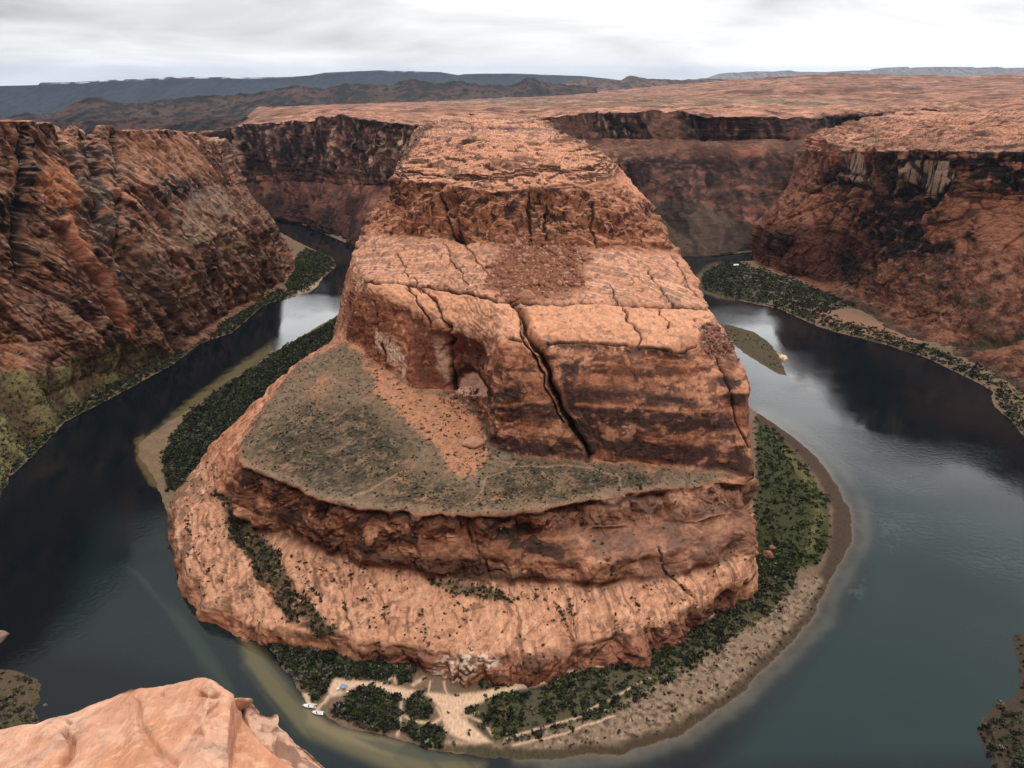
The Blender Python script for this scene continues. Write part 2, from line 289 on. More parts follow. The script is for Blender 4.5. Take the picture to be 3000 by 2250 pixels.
vi = np.interp(np.arange(G.shape[0]), np.concatenate([[0], np.cumsum(SUBS)]), np.arange(len(SUBS) + 1))
Gs = G.copy()
for _ in range(170): Gs[1:-1] = .25 * Gs[:-2] + .5 * Gs[1:-1] + .25 * Gs[2:]
sw_ = np.interp(vi, [0, 4, 5, 5.8, 6.4, 7, 8, 9, 9.6, 10.2, 11.4, 12, 13.4, 14, 15, 16, 17, 18], [0, 0, 0, .1, .7, 1, .7, .9, .85, .85, .8, 0, 0, .7, .9, .95, 1, 1])
G = G + (Gs - G) * sw_[:, None, None]
i0, i1 = int(np.searchsorted(vi, 7.3)), int(np.searchsorted(vi, 10.9)); Gq = G[i0:i1].copy()          # rounded slickrock shoulder
for _ in range(700): Gq[1:-1] = .25 * Gq[:-2] + .5 * Gq[1:-1] + .25 * Gq[2:]
tq = np.linspace(0, 1, i1 - i0)[:, None, None]; G[i0:i1] += (Gq - G[i0:i1]) * np.clip(np.minimum(tq, 1 - tq) * 6, 0, 1)
n = normals(G); n *= np.sign(n[..., 2].mean()); px, py = project(G)
butte_base = G.copy()
d, steep, j1, j2, zz = cliff_disp(G, n, 3.2, 3.2, .30, ky=.4)
X, Y, Z = G[..., 0], G[..., 1], G[..., 2]
# masks of the big features
upper = polym(px, py, [(1140,520),(1440,555),(1800,545),(1900,600),(2010,745),(1800,735),(1460,725),(1200,700),(1040,700)], 12)
top = polym(px, py, [(1200,340),(1640,335),(1800,460),(1820,520),(1700,550),(1440,560),(1150,520)], 8)
bench = polym(px, py, [(1040,690),(1200,700),(1460,722),(1970,745),(2100,900),(2090,985),(1920,1010),(1600,1000),(1380,985),(1200,900),(1030,850)], 14)
wall = polym(px, py, [(1020,860),(1200,905),(1400,990),(1600,1010),(1920,1030),(2120,990),(2230,1150),(2215,1390),(1950,1372),(1500,1340),(1430,1290),(1330,1140),(1210,1140),(1010,990)], 10)
terr = polym(px, py, [(1010,1005),(1110,1075),(1226,1145),(1335,1150),(1410,1210),(1440,1300),(1500,1340),(1700,1350),(1960,1372),(2150,1395),(2050,1430),(1950,1438),(1650,1480),(1350,1510),(1130,1500),(950,1466),(820,1412),(728,1360),(705,1292),(790,1180),(870,1068)], 10)
mid = polym(px, py, [(728,1365),(820,1415),(950,1470),(1130,1505),(1350,1515),(1650,1485),(1950,1442),(2230,1400),(2230,1620),(1960,1695),(1650,1712),(1340,1698),(1100,1648),(918,1608),(755,1552),(640,1440)], 10)
low = polym(px, py, [(640,1330),(640,1440),(755,1555),(918,1610),(1100,1650),(1340,1700),(1650,1714),(1960,1697),(2230,1622),(2200,1700),(1960,1850),(1650,1930),(1350,1950),(1100,1920),(850,1880),(600,1780),(480,1560),(480,1400)], 10)
toe = polym(px, py, [(1050,1880),(1350,1925),(1650,1905),(1960,1830),(2140,1740),(2150,1800),(1960,1930),(1650,2020),(1350,2030),(1050,1960)], 10)
# large cracks (real grooves)
CR = [([(1512,890),(1535,925),(1560,985),(1590,1050),(1622,1130),(1665,1235),(1715,1335)], 9, 13),
      ([(1520,930),(1548,1000),(1575,1060),(1610,1150),(1650,1240)], 5, 5),
      ([(1190,830),(1235,900),(1262,960)], 5, 5), ([(1235,840),(1290,905),(1312,960)], 5, 5),
      ([(1316,950),(1322,1040),(1328,1140)], 6, 8), ([(1290,545),(1300,620),(1330,690),(1365,712)], 5, 6), ([(1360,560),(1362,640),(1352,700)], 5, 5),
      ([(1540,560),(1545,630),(1550,720)], 6, 5), ([(1595,600),(1590,720)], 5, 4), ([(1740,600),(1738,720)], 4, 4),
      ([(1830,905),(1858,960),(1880,1020)], 4, 4), ([(1935,905),(1955,960)], 3, 3), ([(2040,935),(2110,1060),(2160,1180),(2195,1310)], 5, 4),
      ([(1068,822),(1181,828),(1393,866),(1480,884),(1687,889),(1850,893),(2000,898),(2080,905)], 5, 4.5), ([(1415,480),(1500,492),(1620,488),(1740,498)], 6, 6), ([(1240,480),(1330,462),(1420,470)], 4, 3), ([(1450,430),(1560,446),(1700,440)], 4, 3), ([(1360,380),(1450,374),(1560,384)], 3, 3), ([(1280,430),(1380,412),(1460,418)], 3, 2.5), ([(1480,988),(1540,996),(1560,985)], 4, 4), ([(1600,1010),(1700,1003),(1790,1010),(1870,1014),(1940,1026),(2000,1032),(2050,1020)], 4, 4),
      ([(1365,715),(1400,770),(1440,820)], 3, 2), ([(1300,710),(1340,790),(1370,850)], 3, 2), ([(1240,860),(1200,800),(1160,740)], 3, 2),
      ([(1780,830),(1850,950)], 3, 2.5), ([(1900,790),(1980,900)], 3, 2.5), ([(1960,740),(2040,860)], 3, 2),
      ([(1085,880),(1100,960),(1120,1060)], 4, 3), ([(640,1440),(700,1560),(760,1700),(830,1800)], 6, 3), ([(560,1600),(640,1760)], 4, 2),
      ([(1080,1640),(1110,1740),(1160,1860)], 4, 2.5), ([(950,1650),(1000,1760),(1030,1830)], 4, 2), ([(1620,1760),(1680,1880)], 3, 2), ([(1655,1760),(1700,1870)], 3, 2),
      ([(1930,1600),(1975,1680),(2050,1780)], 4, 3), ([(1400,1560),(1420,1660),(1440,1700)], 4, 2)]
crk = np.zeros_like(d); crm = crk.copy()
wpx = px + 13 * fbm(X / 13, Y / 13, Z / 13, 4); wpy = py + 4 * fbm(X / 11, Y / 11, Z / 11, 3, off=30.)
for ln, w, dep in CR:
    m = linem(wpx, wpy, ln, w * (.75 if dep < 10 else 1)); crk = np.maximum(crk, m * dep * (.8 if dep < 12 else .9)); crm = np.maximum(crm, m)
# alcove and the ledges under the shoulder and the terrace cap
alc = polym(wpx, wpy, [(1332,1140),(1338,1105),(1360,1085),(1390,1095),(1415,1140),(1412,1165),(1370,1160)], 8)
alc2 = polym(wpx, wpy, [(1318,1000),(1350,980),(1400,1010),(1420,1050),(1390,1060),(1330,1050)], 10)
cut = linem(px, wpy, [(728,1372),(820,1424),(950,1478),(1130,1512),(1350,1524),(1650,1493),(1950,1450)], 8)
lip = linem(px, wpy, [(728,1360),(820,1410),(950,1464),(1130,1498),(1350,1509),(1650,1478),(1950,1434)], 6)
cut2 = linem(px, wpy, [(755,1560),(918,1612),(1100,1655),(1340,1706),(1650,1716),(1960,1698),(2160,1650)], 13)
edge3 = linem(px, wpy, [(1100,1890),(1350,1935),(1650,1915),(1960,1840),(2130,1740)], 12)
b1, g1_, r1_ = blocks(X, Y, Z, 12, 26, 1, -.2, 5., ky=.3); b2, g2_, r2_ = blocks(X, Y, Z, 4.5, 8, 5, -.15, 2.4, ky=.4)
fgd = fbm((X * .9 - Y * .43) / 5, (X * .43 + Y * .9) / 24, Z / 6, 4, off=33., g=.6); und = fbm(X / 26, Y / 26, Z / 60, 3, off=205.); und2 = fbm(X / 11, Y / 11, Z / 22, 3, off=305.); sl_ = sst(.08, .4, 1 - np.abs(n[..., 2])); d = d + sl_ * (1.1 * mid + .8 * low + .8 * upper + toe) * (13 * und + 3.5 * und2) + (low + .6 * bench) * .9 * und2 + (.6 * low + bench) * 1.7 * fgd
bw = steep * np.clip(1.0 * upper + .75 * mid + .30 * wall + .6 * toe + .35 * low + .5 * top, 0, 1)
d = d + bw * (2.6 * b1 + 1.1 * b2 - 1.5 * g1_ - .7 * g2_)
damp = 1 - .82 * terr - .35 * wall * (px > 1500) - .5 * bench - .65 * low
d = d * damp - crk - 2.5 * alc - 3 * alc2 - 2.6 * cut + .9 * lip - 2.2 * cut2 * sst(-.3, .2, und) * 1.4 - .8 * edge3
# slickrock pillows on the shoulder, crossbeds, rubble, bedding plates on the top
pil = np.abs(pn(X / 13, Y / 13, Z / 20)); d += (bench + .15 * low) * 1.3 * (pil - .2)
cb = pn((X * .8 + Z * 1.5 + 4 * fbm(X / 25, Y / 25, Z / 25, 2)) / 2.6, Y / 60, Z / 20); d += .5 * cb * (bench + .8 * top + .4 * mid)
zt = Z + 2.5 * fbm(X / 60, Y / 60, Z / 60, 3) + .004 * Y; pl = pn(zt * 0, zt / 1.9, X / 110) + .5 * pn(X / 60, zt / .8, Y / 60)
led_ = 5 * fbm(X / 45, Y / 38, 0 * X, 4, off=44.) + .05 * (px - 1450) / 10; ledq = np.round(led_ / 1.3) * 1.3
d += 1.1 * np.tanh(3 * pl) * np.clip(top + .12 * upper + .12 * mid, 0, 1)
rub = polym(wpx, wpy, [(1480,700),(1560,690),(1690,720),(1730,760),(1700,800),(1720,850),(1600,870),(1540,890),(1470,870),(1430,840),(1440,770)], 18)
rub2 = polym(wpx, wpy, [(1300,1150),(1370,1140),(1420,1200),(1410,1235),(1350,1215),(1290,1190)], 8)
rub3 = polym(wpx, wpy, [(2045,965),(2090,945),(2140,1010),(2160,1055),(2110,1060),(2060,1020)], 8)
rb = np.clip(rub + rub2 + rub3, 0, 1); bl = pn(X / 3.2, Y / 3.2, Z / 3.2); bl2 = pn(X / 1.6, Y / 1.6, Z / 1.6)
d = d * (1 - .6 * rb) + rb * (1.6 * np.abs(bl) + .8 * np.abs(bl2))
terrn = fbm(X / 30, Y / 30, 0 * Z, 3); G = G + n * d[..., None]; G[..., 0] += 5.5 * fbm(X / 24, Y / 24, Z / 50, 4, off=411.); G[..., 1] += 5.5 * fbm(X / 24, Y / 24, Z / 50, 4, off=511.); G[..., 2] += terr * terrn * 1.2 + top * (1 - steep) * (ledq + .25 * led_) + top * sst(1000, 1500, Y) * ledges(X, Y, 2.2)
# pinnacle / dark chimney on the upper cliff
N_ = normals(G); N_ *= np.sign(N_[..., 2].mean()); st = 1 - np.clip(N_[..., 2], 0, 1)
# ---- albedo
f1 = fbm(X / 40, Y / 40, Z / 25, 4); f2 = fbm(X / 9, Y / 9, Z / 5, 5, off=9., g=.6); f3 = fbm(X / 3, Y / 3, Z / 1.5, 3, off=19.)
ca_, sa_ = .9, .43; gx_ = X * ca_ - Y * sa_; gy_ = X * sa_ + Y * ca_
fg = fbm(gx_ / 4.5, gy_ / 16, Z / 4, 5, off=33., g=.6)       # grain along the joints
vs = fbm(X / 4.5, Y / 4.5, Z / 60, 4, off=40., g=.6)            # vertical streaks
hs = pn(zz * 0, zz / 5.5, X / 200.) + .5 * pn(zz * 0 + 5, zz / 2.2, X / 90.)
P_ = lambda n_, a, w=.10: sst(a, a + w, n_)
col = lerp(np.broadcast_to(ORANGE * .92, X.shape + (3,)), PINK, sst(-.3, .5, f1))
col = lerp(col, C(.36,.145,.082), .6 * P_(f2 + .4 * f1, .05, .2)); col = lerp(col, C(.25,.11,.07), .6 * P_(fg + .3 * f2, .16)); 
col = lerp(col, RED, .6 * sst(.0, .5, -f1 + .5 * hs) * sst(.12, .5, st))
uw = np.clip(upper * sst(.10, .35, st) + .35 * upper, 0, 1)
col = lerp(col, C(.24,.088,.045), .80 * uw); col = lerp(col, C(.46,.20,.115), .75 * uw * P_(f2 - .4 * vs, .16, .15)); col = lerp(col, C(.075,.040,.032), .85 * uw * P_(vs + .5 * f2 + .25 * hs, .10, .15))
rightU = polym(px, py, [(1480,560),(1620,560),(1640,700),(1500,720)], 20); col = lerp(col, VARN * 1.6, .55 * rightU * P_(vs + f2, -.1, .2))
col = col * (1 + .25 * bw * r1_ + .18 * bw * r2_)[..., None]; col = lerp(col, BROWN * .45, .7 * bw * np.clip(g1_ + .5 * g2_, 0, 1))
# varnish bands on the main wall
vb = np.zeros_like(d)
for pg in ([(1440,1150),(1520,1130),(1530,1195),(1440,1200)], [(1440,1195),(1520,1185),(1620,1180),(1650,1225),(1560,1235),(1480,1225)],
           [(1415,1270),(1500,1290),(1600,1300),(1690,1300),(1715,1345),(1600,1350),(1460,1335)], [(1690,1130),(1800,1140),(1950,1150),(2060,1170),(2050,1190),(1800,1175),(1700,1180)],
           [(1690,1195),(1850,1205),(2150,1215),(2180,1260),(1900,1250),(1710,1240)], [(1740,1290),(1900,1290),(2180,1310),(2200,1390),(2000,1370),(1780,1345)],
           [(1640,1060),(1680,1060),(1700,1150),(1720,1260),(1740,1330),(1715,1330),(1670,1200)], [(2110,1110),(2160,1100),(2200,1180),(2150,1190)],
           [(1180,905),(1250,960),(1300,1000),(1320,1130),(1230,1130),(1215,1060)], [(1340,985),(1410,1010),(1430,1060),(1400,1075),(1330,1050)]):
    vb = np.maximum(vb, polym(wpx, wpy, pg, 14))
vb = vb * sst(-.55, -.05, f2 + .2 * vs)
vb2 = wall * P_(f2 * .8 + .4 * f1 + .5 * hs, .04, .14) * (py > 1040)
col = lerp(col, VARN * 2.3 + C(.03,.012,.006), np.clip(.92 * vb + .50 * vb2, 0, .95))
redw = polym(wpx, wpy, [(1030,860),(1240,940),(1400,1000),(1440,1100),(1440,1200),(1330,1140),(1230,1140),(1100,1060),(1020,990)], 12)
col = lerp(col, RED * 1.1, .75 * redw * sst(-.5, .2, f2 + .3 * vs)); 
drip = (linem(wpx, py, [(1602,1012),(2010,1035)], 16) * (py > 1000) + linem(wpx, py, [(1740,985),(1880,1000)], 14)) * sst(-.1, .25, vs + .3)
col = lerp(col, VARN * 1.5, .75 * np.clip(drip, 0, 1))
pale = polym(wpx, wpy, [(1085,955),(1130,985),(1175,1050),(1180,1110),(1150,1075),(1095,1015)], 8) * sst(-.35, .1, fbm(X / 2.5, Y / 2.5, Z / 80, 2) + .1)
pale = np.maximum(pale, polym(wpx, wpy, [(1280,990),(1310,985),(1318,1060),(1310,1120),(1290,1080)], 8) * .6)
col = lerp(col, PALE, .9 * pale)
col = lerp(col, C(.66,.40,.28), .95 * polym(px, py, [(1336,1160),(1340,1120),(1362,1092),(1385,1098),(1412,1140),(1416,1158),(1380,1165)], 5))
thin = linem(wpx, py, [(1700,1184),(1990,1200),(2180,1207)], 4) + linem(px, wpy, [(1440,1185),(1530,1182),(1610,1180)], 5); col = lerp(col, ORANGE * 1.1, .7 * np.clip(thin, 0, 1))
# bench: paler pink with grey crossbeds; rubble red
lipb = polym(px, py, [(1068,826),(1181,830),(1393,870),(1480,888),(1687,893),(2000,902),(2085,910),(2100,985),(1920,1012),(1600,992),(1480,980),(1300,935),(1110,868)], 7)
col = lerp(col, PINK * .96, .6 * bench); bb_ = bench * (1 - lipb); col = lerp(col, C(.30,.185,.13), .62 * bb_ * P_(cb * .8 + f2 + .3 * f1, .08, .2)); col = lerp(col, C(.20,.115,.08), .6 * bb_ * P_(fg, .2, .1)); xb = pn((X * .35 + Y * .8 + 5 * fbm(X / 30, Y / 30, 0 * Z, 2)) / 2.2, X / 45, 0 * Z) + .4 * f3; col = lerp(col, C(.33,.19,.13), .6 * bb_ * P_(xb, .18, .2)); col = lerp(col, C(.68,.40,.28), .5 * bb_ * P_(-xb, .22, .15))
col = lerp(col, C(.62,.315,.19), .75 * lipb); col = lerp(col, C(.28,.12,.07), .6 * lipb * P_(f3 + .4 * f2, .42, .1)); col = lerp(col, C(.26,.17,.12), .5 * lipb * P_(f2 + .5 * f1, .22, .1))
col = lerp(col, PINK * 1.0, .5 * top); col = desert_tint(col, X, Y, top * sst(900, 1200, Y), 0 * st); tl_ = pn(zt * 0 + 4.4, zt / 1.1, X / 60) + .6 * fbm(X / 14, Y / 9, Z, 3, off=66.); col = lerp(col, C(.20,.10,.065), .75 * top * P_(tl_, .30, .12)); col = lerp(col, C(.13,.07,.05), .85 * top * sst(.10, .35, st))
col = lerp(col, GREY * 1.2, .45 * top * sst(.25, .7, f2 + .5 * pl))
col = lerp(col, C(.27, .105, .060), .88 * rub); col = lerp(col, RED * .75, .85 * rub2); col = lerp(col, BROWN * 1.1, .7 * rub3)
col = lerp(col, PALE * .95, rb * .7 * sst(.42, .6, bl2 + .3 * bl))
# cracks coloured dark brown: the shade inside them is painted in
col = lerp(col, BROWN * .42, .85 * sst(.35, .8, crm))
col = lerp(col, VARN * 1.4, .8 * polym(wpx, wpy, [(1318,1130),(1325,1085),(1365,1070),(1400,1085),(1432,1140),(1428,1185),(1410,1150),(1385,1100),(1350,1096)], 7))
col = lerp(col, C(.70,.46,.34), .95 * polym(px, py, [(1336,1150),(1342,1115),(1362,1096),(1386,1102),(1410,1140),(1416,1162),(1380,1165)], 5))
# green terrace
tv = np.clip(terr * sst(-.45, .15, f1 + .25 * f2 + .35), 0, 1)
orange_patch = polym(wpx, wpy, [(1060,1040),(1120,1080),(1230,1160),(1330,1160),(1400,1230),(1440,1330),(1400,1400),(1330,1390),(1270,1300),(1180,1230),(1100,1150)], 25)
col = lerp(col, C(.215,.155,.098), .88 * tv); col = lerp(col, C(.27,.215,.15), .6 * tv * P_(f2 + .4 * f1, .10, .2)); col = lerp(col, C(.36,.20,.13), .5 * tv * P_(-f1 + .5 * f2, .18, .2)); col = lerp(col, ORANGE * 1.0, .85 * terr * sst(.34, .70, orange_patch + .75 * f2 + .35 * f3))
dk = np.clip(polym(wpx, wpy, [(720,1290),(900,1180),(1080,1200),(1200,1290),(1180,1400),(1000,1450),(820,1400)], 40) + polym(wpx, wpy, [(1090,1480),(1180,1390),(1260,1390),(1420,1470),(1300,1500)], 25) + polym(wpx, wpy, [(1370,1500),(1500,1350),(1950,1380),(1900,1430),(1600,1470)], 30), 0, 1)
col = lerp(col, C(.075,.062,.038), .78 * terr * dk * P_(f2 + .5 * f3, -.22, .25)); col = lerp(col, C(.24,.20,.14), .6 * terr * P_(f3 + .5 * f2, .28, .1)); col = lerp(col, C(.05,.05,.03), .5 * terr * P_(-f3 + .3 * f1, .25, .1))
col = lerp(col, SAND * .62, .7 * terr * linem(px, wpy, [(728,1352),(820,1400),(950,1454),(1130,1488),(1350,1498),(1650,1468),(1950,1424)], 9))
for pa in ([(1440,1340),(1500,1370),(1700,1365),(1800,1390),(1840,1440)], [(1010,1470),(1080,1435),(1180,1380)], [(1590,1380),(1600,1400)], [(1380,1480),(1420,1420),(1500,1360)]):
    col = lerp(col, SAND * .75, .75 * terr * linem(wpx, wpy, pa, 3))
# mid slope: brown, swirls
sw = fbm(X / 18, Y / 18, Z / 9, 4, off=77.)
col = lerp(col, C(.27, .115, .07), .7 * mid); col = lerp(col, C(.46,.215,.125), .8 * mid * P_(-sw + .3 * f2, .08, .14)); col = lerp(col, C(.095,.052,.042), .8 * mid * P_(sw + .4 * f2, .12, .12)); col = lerp(col, C(.58,.32,.20), .6 * mid * P_(-sw - .2 * fg, .3, .1)); col = lerp(col, C(.17,.13,.09), .5 * mid * P_(f2 + fg, .3, .1))
midr = polym(wpx, wpy, [(1560,1480),(2220,1410),(2220,1640),(1900,1690),(1700,1600)], 30); col = lerp(col, C(.42,.235,.165), .5 * midr)
col = lerp(col, BROWN * .55, .85 * np.clip(cut2 + .9 * cut, 0, 1) * sst(-.7, -.1, f2)); col = lerp(col, BROWN * .8, .75 * mid * polym(wpx, wpy, [(1080,1610),(1350,1640),(1620,1700),(1340,1712),(1090,1665)], 14))
# lower bench: pale orange with soil spots
col = lerp(col, C(.59, .315, .195), .72 * low); col = lerp(col, C(.37,.19,.12), .70 * low * P_(fg + .35 * f1, .10, .12)); col = lerp(col, C(.22,.12,.075), .6 * low * P_(f2 + .4 * f1, .24, .1)); col = lerp(col, C(.66,.38,.25), .5 * low * P_(-fg, .2, .1)); col = lerp(col, OLIVE, .5 * low * P_(f3 * .6 + f1, .32, .1)); dn = fbm((X + .25 * Y) / 3., Y / 30, 0 * Z, 4, off=610., g=.6); col = lerp(col, C(.24,.12,.075), .6 * low * P_(dn + .3 * f1, .18, .1)); col = lerp(col, C(.68,.40,.27), .45 * low * P_(-dn + .3 * f2, .16, .12))
col = lerp(col, C(.28,.15,.10), .6 * low * sst(0, .5, polym(wpx, wpy, [(480,1400),(560,1380),(640,1440),(560,1500),(500,1560)], 20) * sst(-.3, .2, fg)))
gv = polym(wpx, wpy, [(640,1440),(700,1480),(760,1560),(830,1640),(860,1720),(800,1740),(740,1660),(680,1560)], 12); gv = np.maximum(gv, polym(wpx, wpy, [(800,1720),(880,1740),(930,1800),(990,1850),(930,1870),(860,1830),(800,1770)], 14))
gv = np.maximum(gv, polym(wpx, wpy, [(1250,1690),(1330,1705),(1480,1735),(1500,1765),(1400,1755),(1290,1720)], 10) * .8)
col = lerp(col, OLIVE * .7, .8 * gv * sst(-.45, -.1, f2)); col = lerp(col, C(.32,.14,.09), .5 * toe); col = lerp(col, BROWN * .7, .6 * toe * P_(f2 + .5 * hs, .10, .15)); col = lerp(col, BROWN * .7, .35 * edge3 * sst(-.2, .2, f2))
whites = polym(wpx, wpy, [(1250,1960),(1300,1925),(1380,1915),(1450,1905),(1470,1935),(1400,1975),(1330,2005),(1255,2000)], 12)
col = lerp(col, C(.62, .50, .40), .8 * whites * sst(-.1, .2, f3 + .3 * f2))
col = np.clip(col, .008, .75)
butte_G, butte_px, butte_py, butte_m = G, px, py, dict(terr=terr, orange=orange_patch, low=low, gv=gv, mid=mid, bench=bench, rub=rub, rub2=rub2, rub3=rub3, crk=crk, top=top, toe=toe, dk=dk, st=st, whites=whites)
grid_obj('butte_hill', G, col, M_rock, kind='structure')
# ================================================================== LEFT CANYON WALL
Lr = [
 [(0,'o',0,0,0)] and [(0,'w',-1500,400,262),(1,'w',-1050,900,235),(2,'w',-980,1100,215),(3,'w',-900,1300,190),(4,'w',-820,1450,170),(5,'w',-760,1560,150),(5.5,'w',-740,1640,145),(6,'w',-730,1720,140),(7,'w',-760,1900,130)],
 [(0,'y',-800,340,600),(1,'y',0,352,800),(1.6,'y',100,356,850),(2,'y',165,358,880),(2.2,'y',185,367,900),(3,'y',338,372,980),(3.15,'y',350,380,985),(4,'y',450,381,1060),(5,'y',556,389,1180),(5.5,'y',622,412,1250),(6,'y',640,412,1400),(7,'y',600,400,1700)],
 [(0,'y',-800,430,590),(1,'y',0,430,792),(2,'y',172,430,865),(3,'y',350,435,960),(4,'y',470,440,1045),(5,'y',590,440,1168),(5.5,'y',640,462,1240),(6,'y',660,455,1400),(7,'y',620,440,1700)],
 [(0,'y',-800,560,560),(1,'y',0,560,765),(2,'y',195,560,830),(3,'y',390,555,920),(4,'y',525,545,1015),(5,'y',630,540,1130),(5.5,'y',672,540,1225),(6,'y',700,540,1400),(7,'y',650,510,1700)],
 [(0,'y',-800,780,520),(1,'y',0,760,742),(2,'y',225,750,800),(3,'y',440,740,885),(4,'y',600,710,985),(5,'y',700,665,1110),(5.5,'y',736,640,1200),(6,'y',780,640,1390),(7,'y',700,570,1700)],
 [(0,'y',-800,1150,470),(1,'y',0,1010,715),(2,'y',250,990,775),(3,'y',455,1000,865),(3.5,'z',590,972,8),(4,'z',690,905,6),(4.5,'z',770,862,6),(5,'z',815,835,5),(5.5,'z',852,795,5),(6,'z',850,730,5),(7,'z',770,655,4)],
 [(0,'z',-800,1650,20),(1,'z',0,1250,22),(2,'z',200,1130,18),(3,'z',450,1045,10),(3.5,'o',6,-5,3),(4,'o',6,-5,2),(4.5,'o',6,-5,2),(5,'o',6,-5,2),(5.5,'o',6,-4,2),(6,'o',6,0,2),(7,'o',5,0,2)],
 [(0,'z',-800,1800,-2),(1,'z',0,1425,-2),(2,'z',195,1222,-2),(3,'z',478,1064,-2),(3.5,'o',8,-8,-2),(4,'o',9,-8,-2),(4.5,'o',9,-7,-2),(5,'o',9,-7,-2),(5.5,'o',9,-5,-2),(6,'o',8,0,-2),(7,'o',5,0,-2)],
]
U = np.concatenate([np.linspace(0, 1, 60, endpoint=False), np.linspace(1, 5.6, 640, endpoint=False), np.linspace(5.6, 7, 50)])
G = loft(Lr, U, [60, 50, 75, 110, 130, 90, 60], 2); n = normals(G); n *= np.sign(n[..., 2].mean()); px, py = project(G)
X, Y, Z = G[..., 0], G[..., 1], G[..., 2]
d, steep, j1, j2, zz = cliff_disp(G, n, 8., 11., .7, slant=.5, f=1/36., kx=.2)
wpx = px + 9 * fbm(X / 22, Y / 22, Z / 22, 3); wpy = py + 7 * fbm(X / 17, Y / 17, Z / 17, 3, off=30.)
tal = polym(px + 12 * fbm(X / 30, Y / 30, Z / 30, 3), wpy + 26 * fbm(X / 35, Y / 35, Z / 35, 4, off=3.), [(-300,1090),(60,1085),(200,1060),(350,1000),(420,1010),(500,1050),(600,1010),(500,1100),(0,1480),(-300,1700)], 14)
slab = polym(wpx, wpy, [(165,640),(215,625),(265,720),(330,850),(395,960),(375,1000),(320,930),(250,800),(200,720)], 9)
slabL = polym(wpx, wpy, [(165,650),(215,660),(270,770),(330,870),(370,960),(330,950),(260,860),(200,760)], 10)
gr = np.zeros_like(d)
for ln, w, dep in [([(178,365),(210,450),(240,520),(290,640)], 10, 12), ([(60,380),(75,500),(70,640),(60,800)], 16, 12), ([(255,372),(275,440),(290,500)], 18, 14), ([(335,380),(350,520),(350,700),(360,800)], 9, 8), ([(400,560),(470,640),(520,700)], 9, 8), ([(620,450),(670,560),(700,610)], 6, 5), ([(560,700),(600,760),(620,800)], 8, 6), ([(340,650),(345,760)], 10, 8), ([(450,480),(500,600),(560,700)], 8, 6)]:
    gr = np.maximum(gr, dep * linem(wpx, wpy, ln, w))
tw = 14 * fbm(X / 50, Y / 50, Z / 50, 3, off=7.); rib = .7 * ridge(pn((X * .45 + Y * .9 + tw) / 44, X / 300, 0 * X), 1.2) + .3 * ridge(pn((X * .45 + Y * .9 + tw) / 15, X / 90, 0 * X), 1.2)
d = d * (1 - .75 * tal) * (1 - .6 * np.clip(slab + slabL, 0, 1)) - gr + tal * (8 * rib - 3 + 2 * fbm(X / 9, Y / 9, Z / 9, 4, off=12.)) * sst(0, 26, Z) - 14 * slabL + 3 * slab
b1, g1_, r1_ = blocks(X, Y, Z, 22, 80, 1, .5, 9., kx=.2); b2, g2_, r2_ = blocks(X, Y, Z, 9, 28, 5, .55, 4., kx=.25); bw = (1 - tal) * (1 - .8 * np.clip(slab + slabL, 0, 1)) * (.25 + .75 * steep)
d = d + bw * (6 * b1 + 2.4 * b2 - 1.6 * g1_ - .8 * g2_); G[..., 1] += 7 * fbm(X / 40, Y / 40, Z / 70, 4, off=411.); G[..., 0] += 7 * fbm(X / 40, Y / 40, Z / 70, 4, off=511.)
G = G + n * d[..., None]; N_ = normals(G); N_ *= np.sign(N_[..., 2].mean()); st = 1 - np.clip(N_[..., 2], 0, 1)
f1 = fbm(X / 45, Y / 45, Z / 40, 4); f2 = fbm(X / 12, Y / 12, Z / 9, 4, off=9.); vs = fbm(X / 30, (Y + .5 * Z) / 8, Z / 40, 4, off=40., g=.6)
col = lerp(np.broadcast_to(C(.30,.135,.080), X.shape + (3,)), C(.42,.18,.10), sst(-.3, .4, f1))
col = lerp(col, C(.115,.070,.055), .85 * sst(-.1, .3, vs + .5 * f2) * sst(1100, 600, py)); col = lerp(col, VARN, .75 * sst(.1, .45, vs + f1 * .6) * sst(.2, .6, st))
col = lerp(col, GREY * .85, .5 * sst(.15, .5, fbm(X / 60, Y / 60, Z / 60, 3, off=88.)) )
col = lerp(col, RED * 1.15, .5 * sst(.15, .5, -f2 + .3 * f1)); col = lerp(col, PALE * .72, .65 * sst(.32, .6, -vs + .5 * f2))
col = col * (1 + .35 * bw * r1_ + .2 * bw * r2_)[..., None]; col = lerp(col, VARN, .6 * bw * np.clip(g1_ + .4 * g2_, 0, 1))
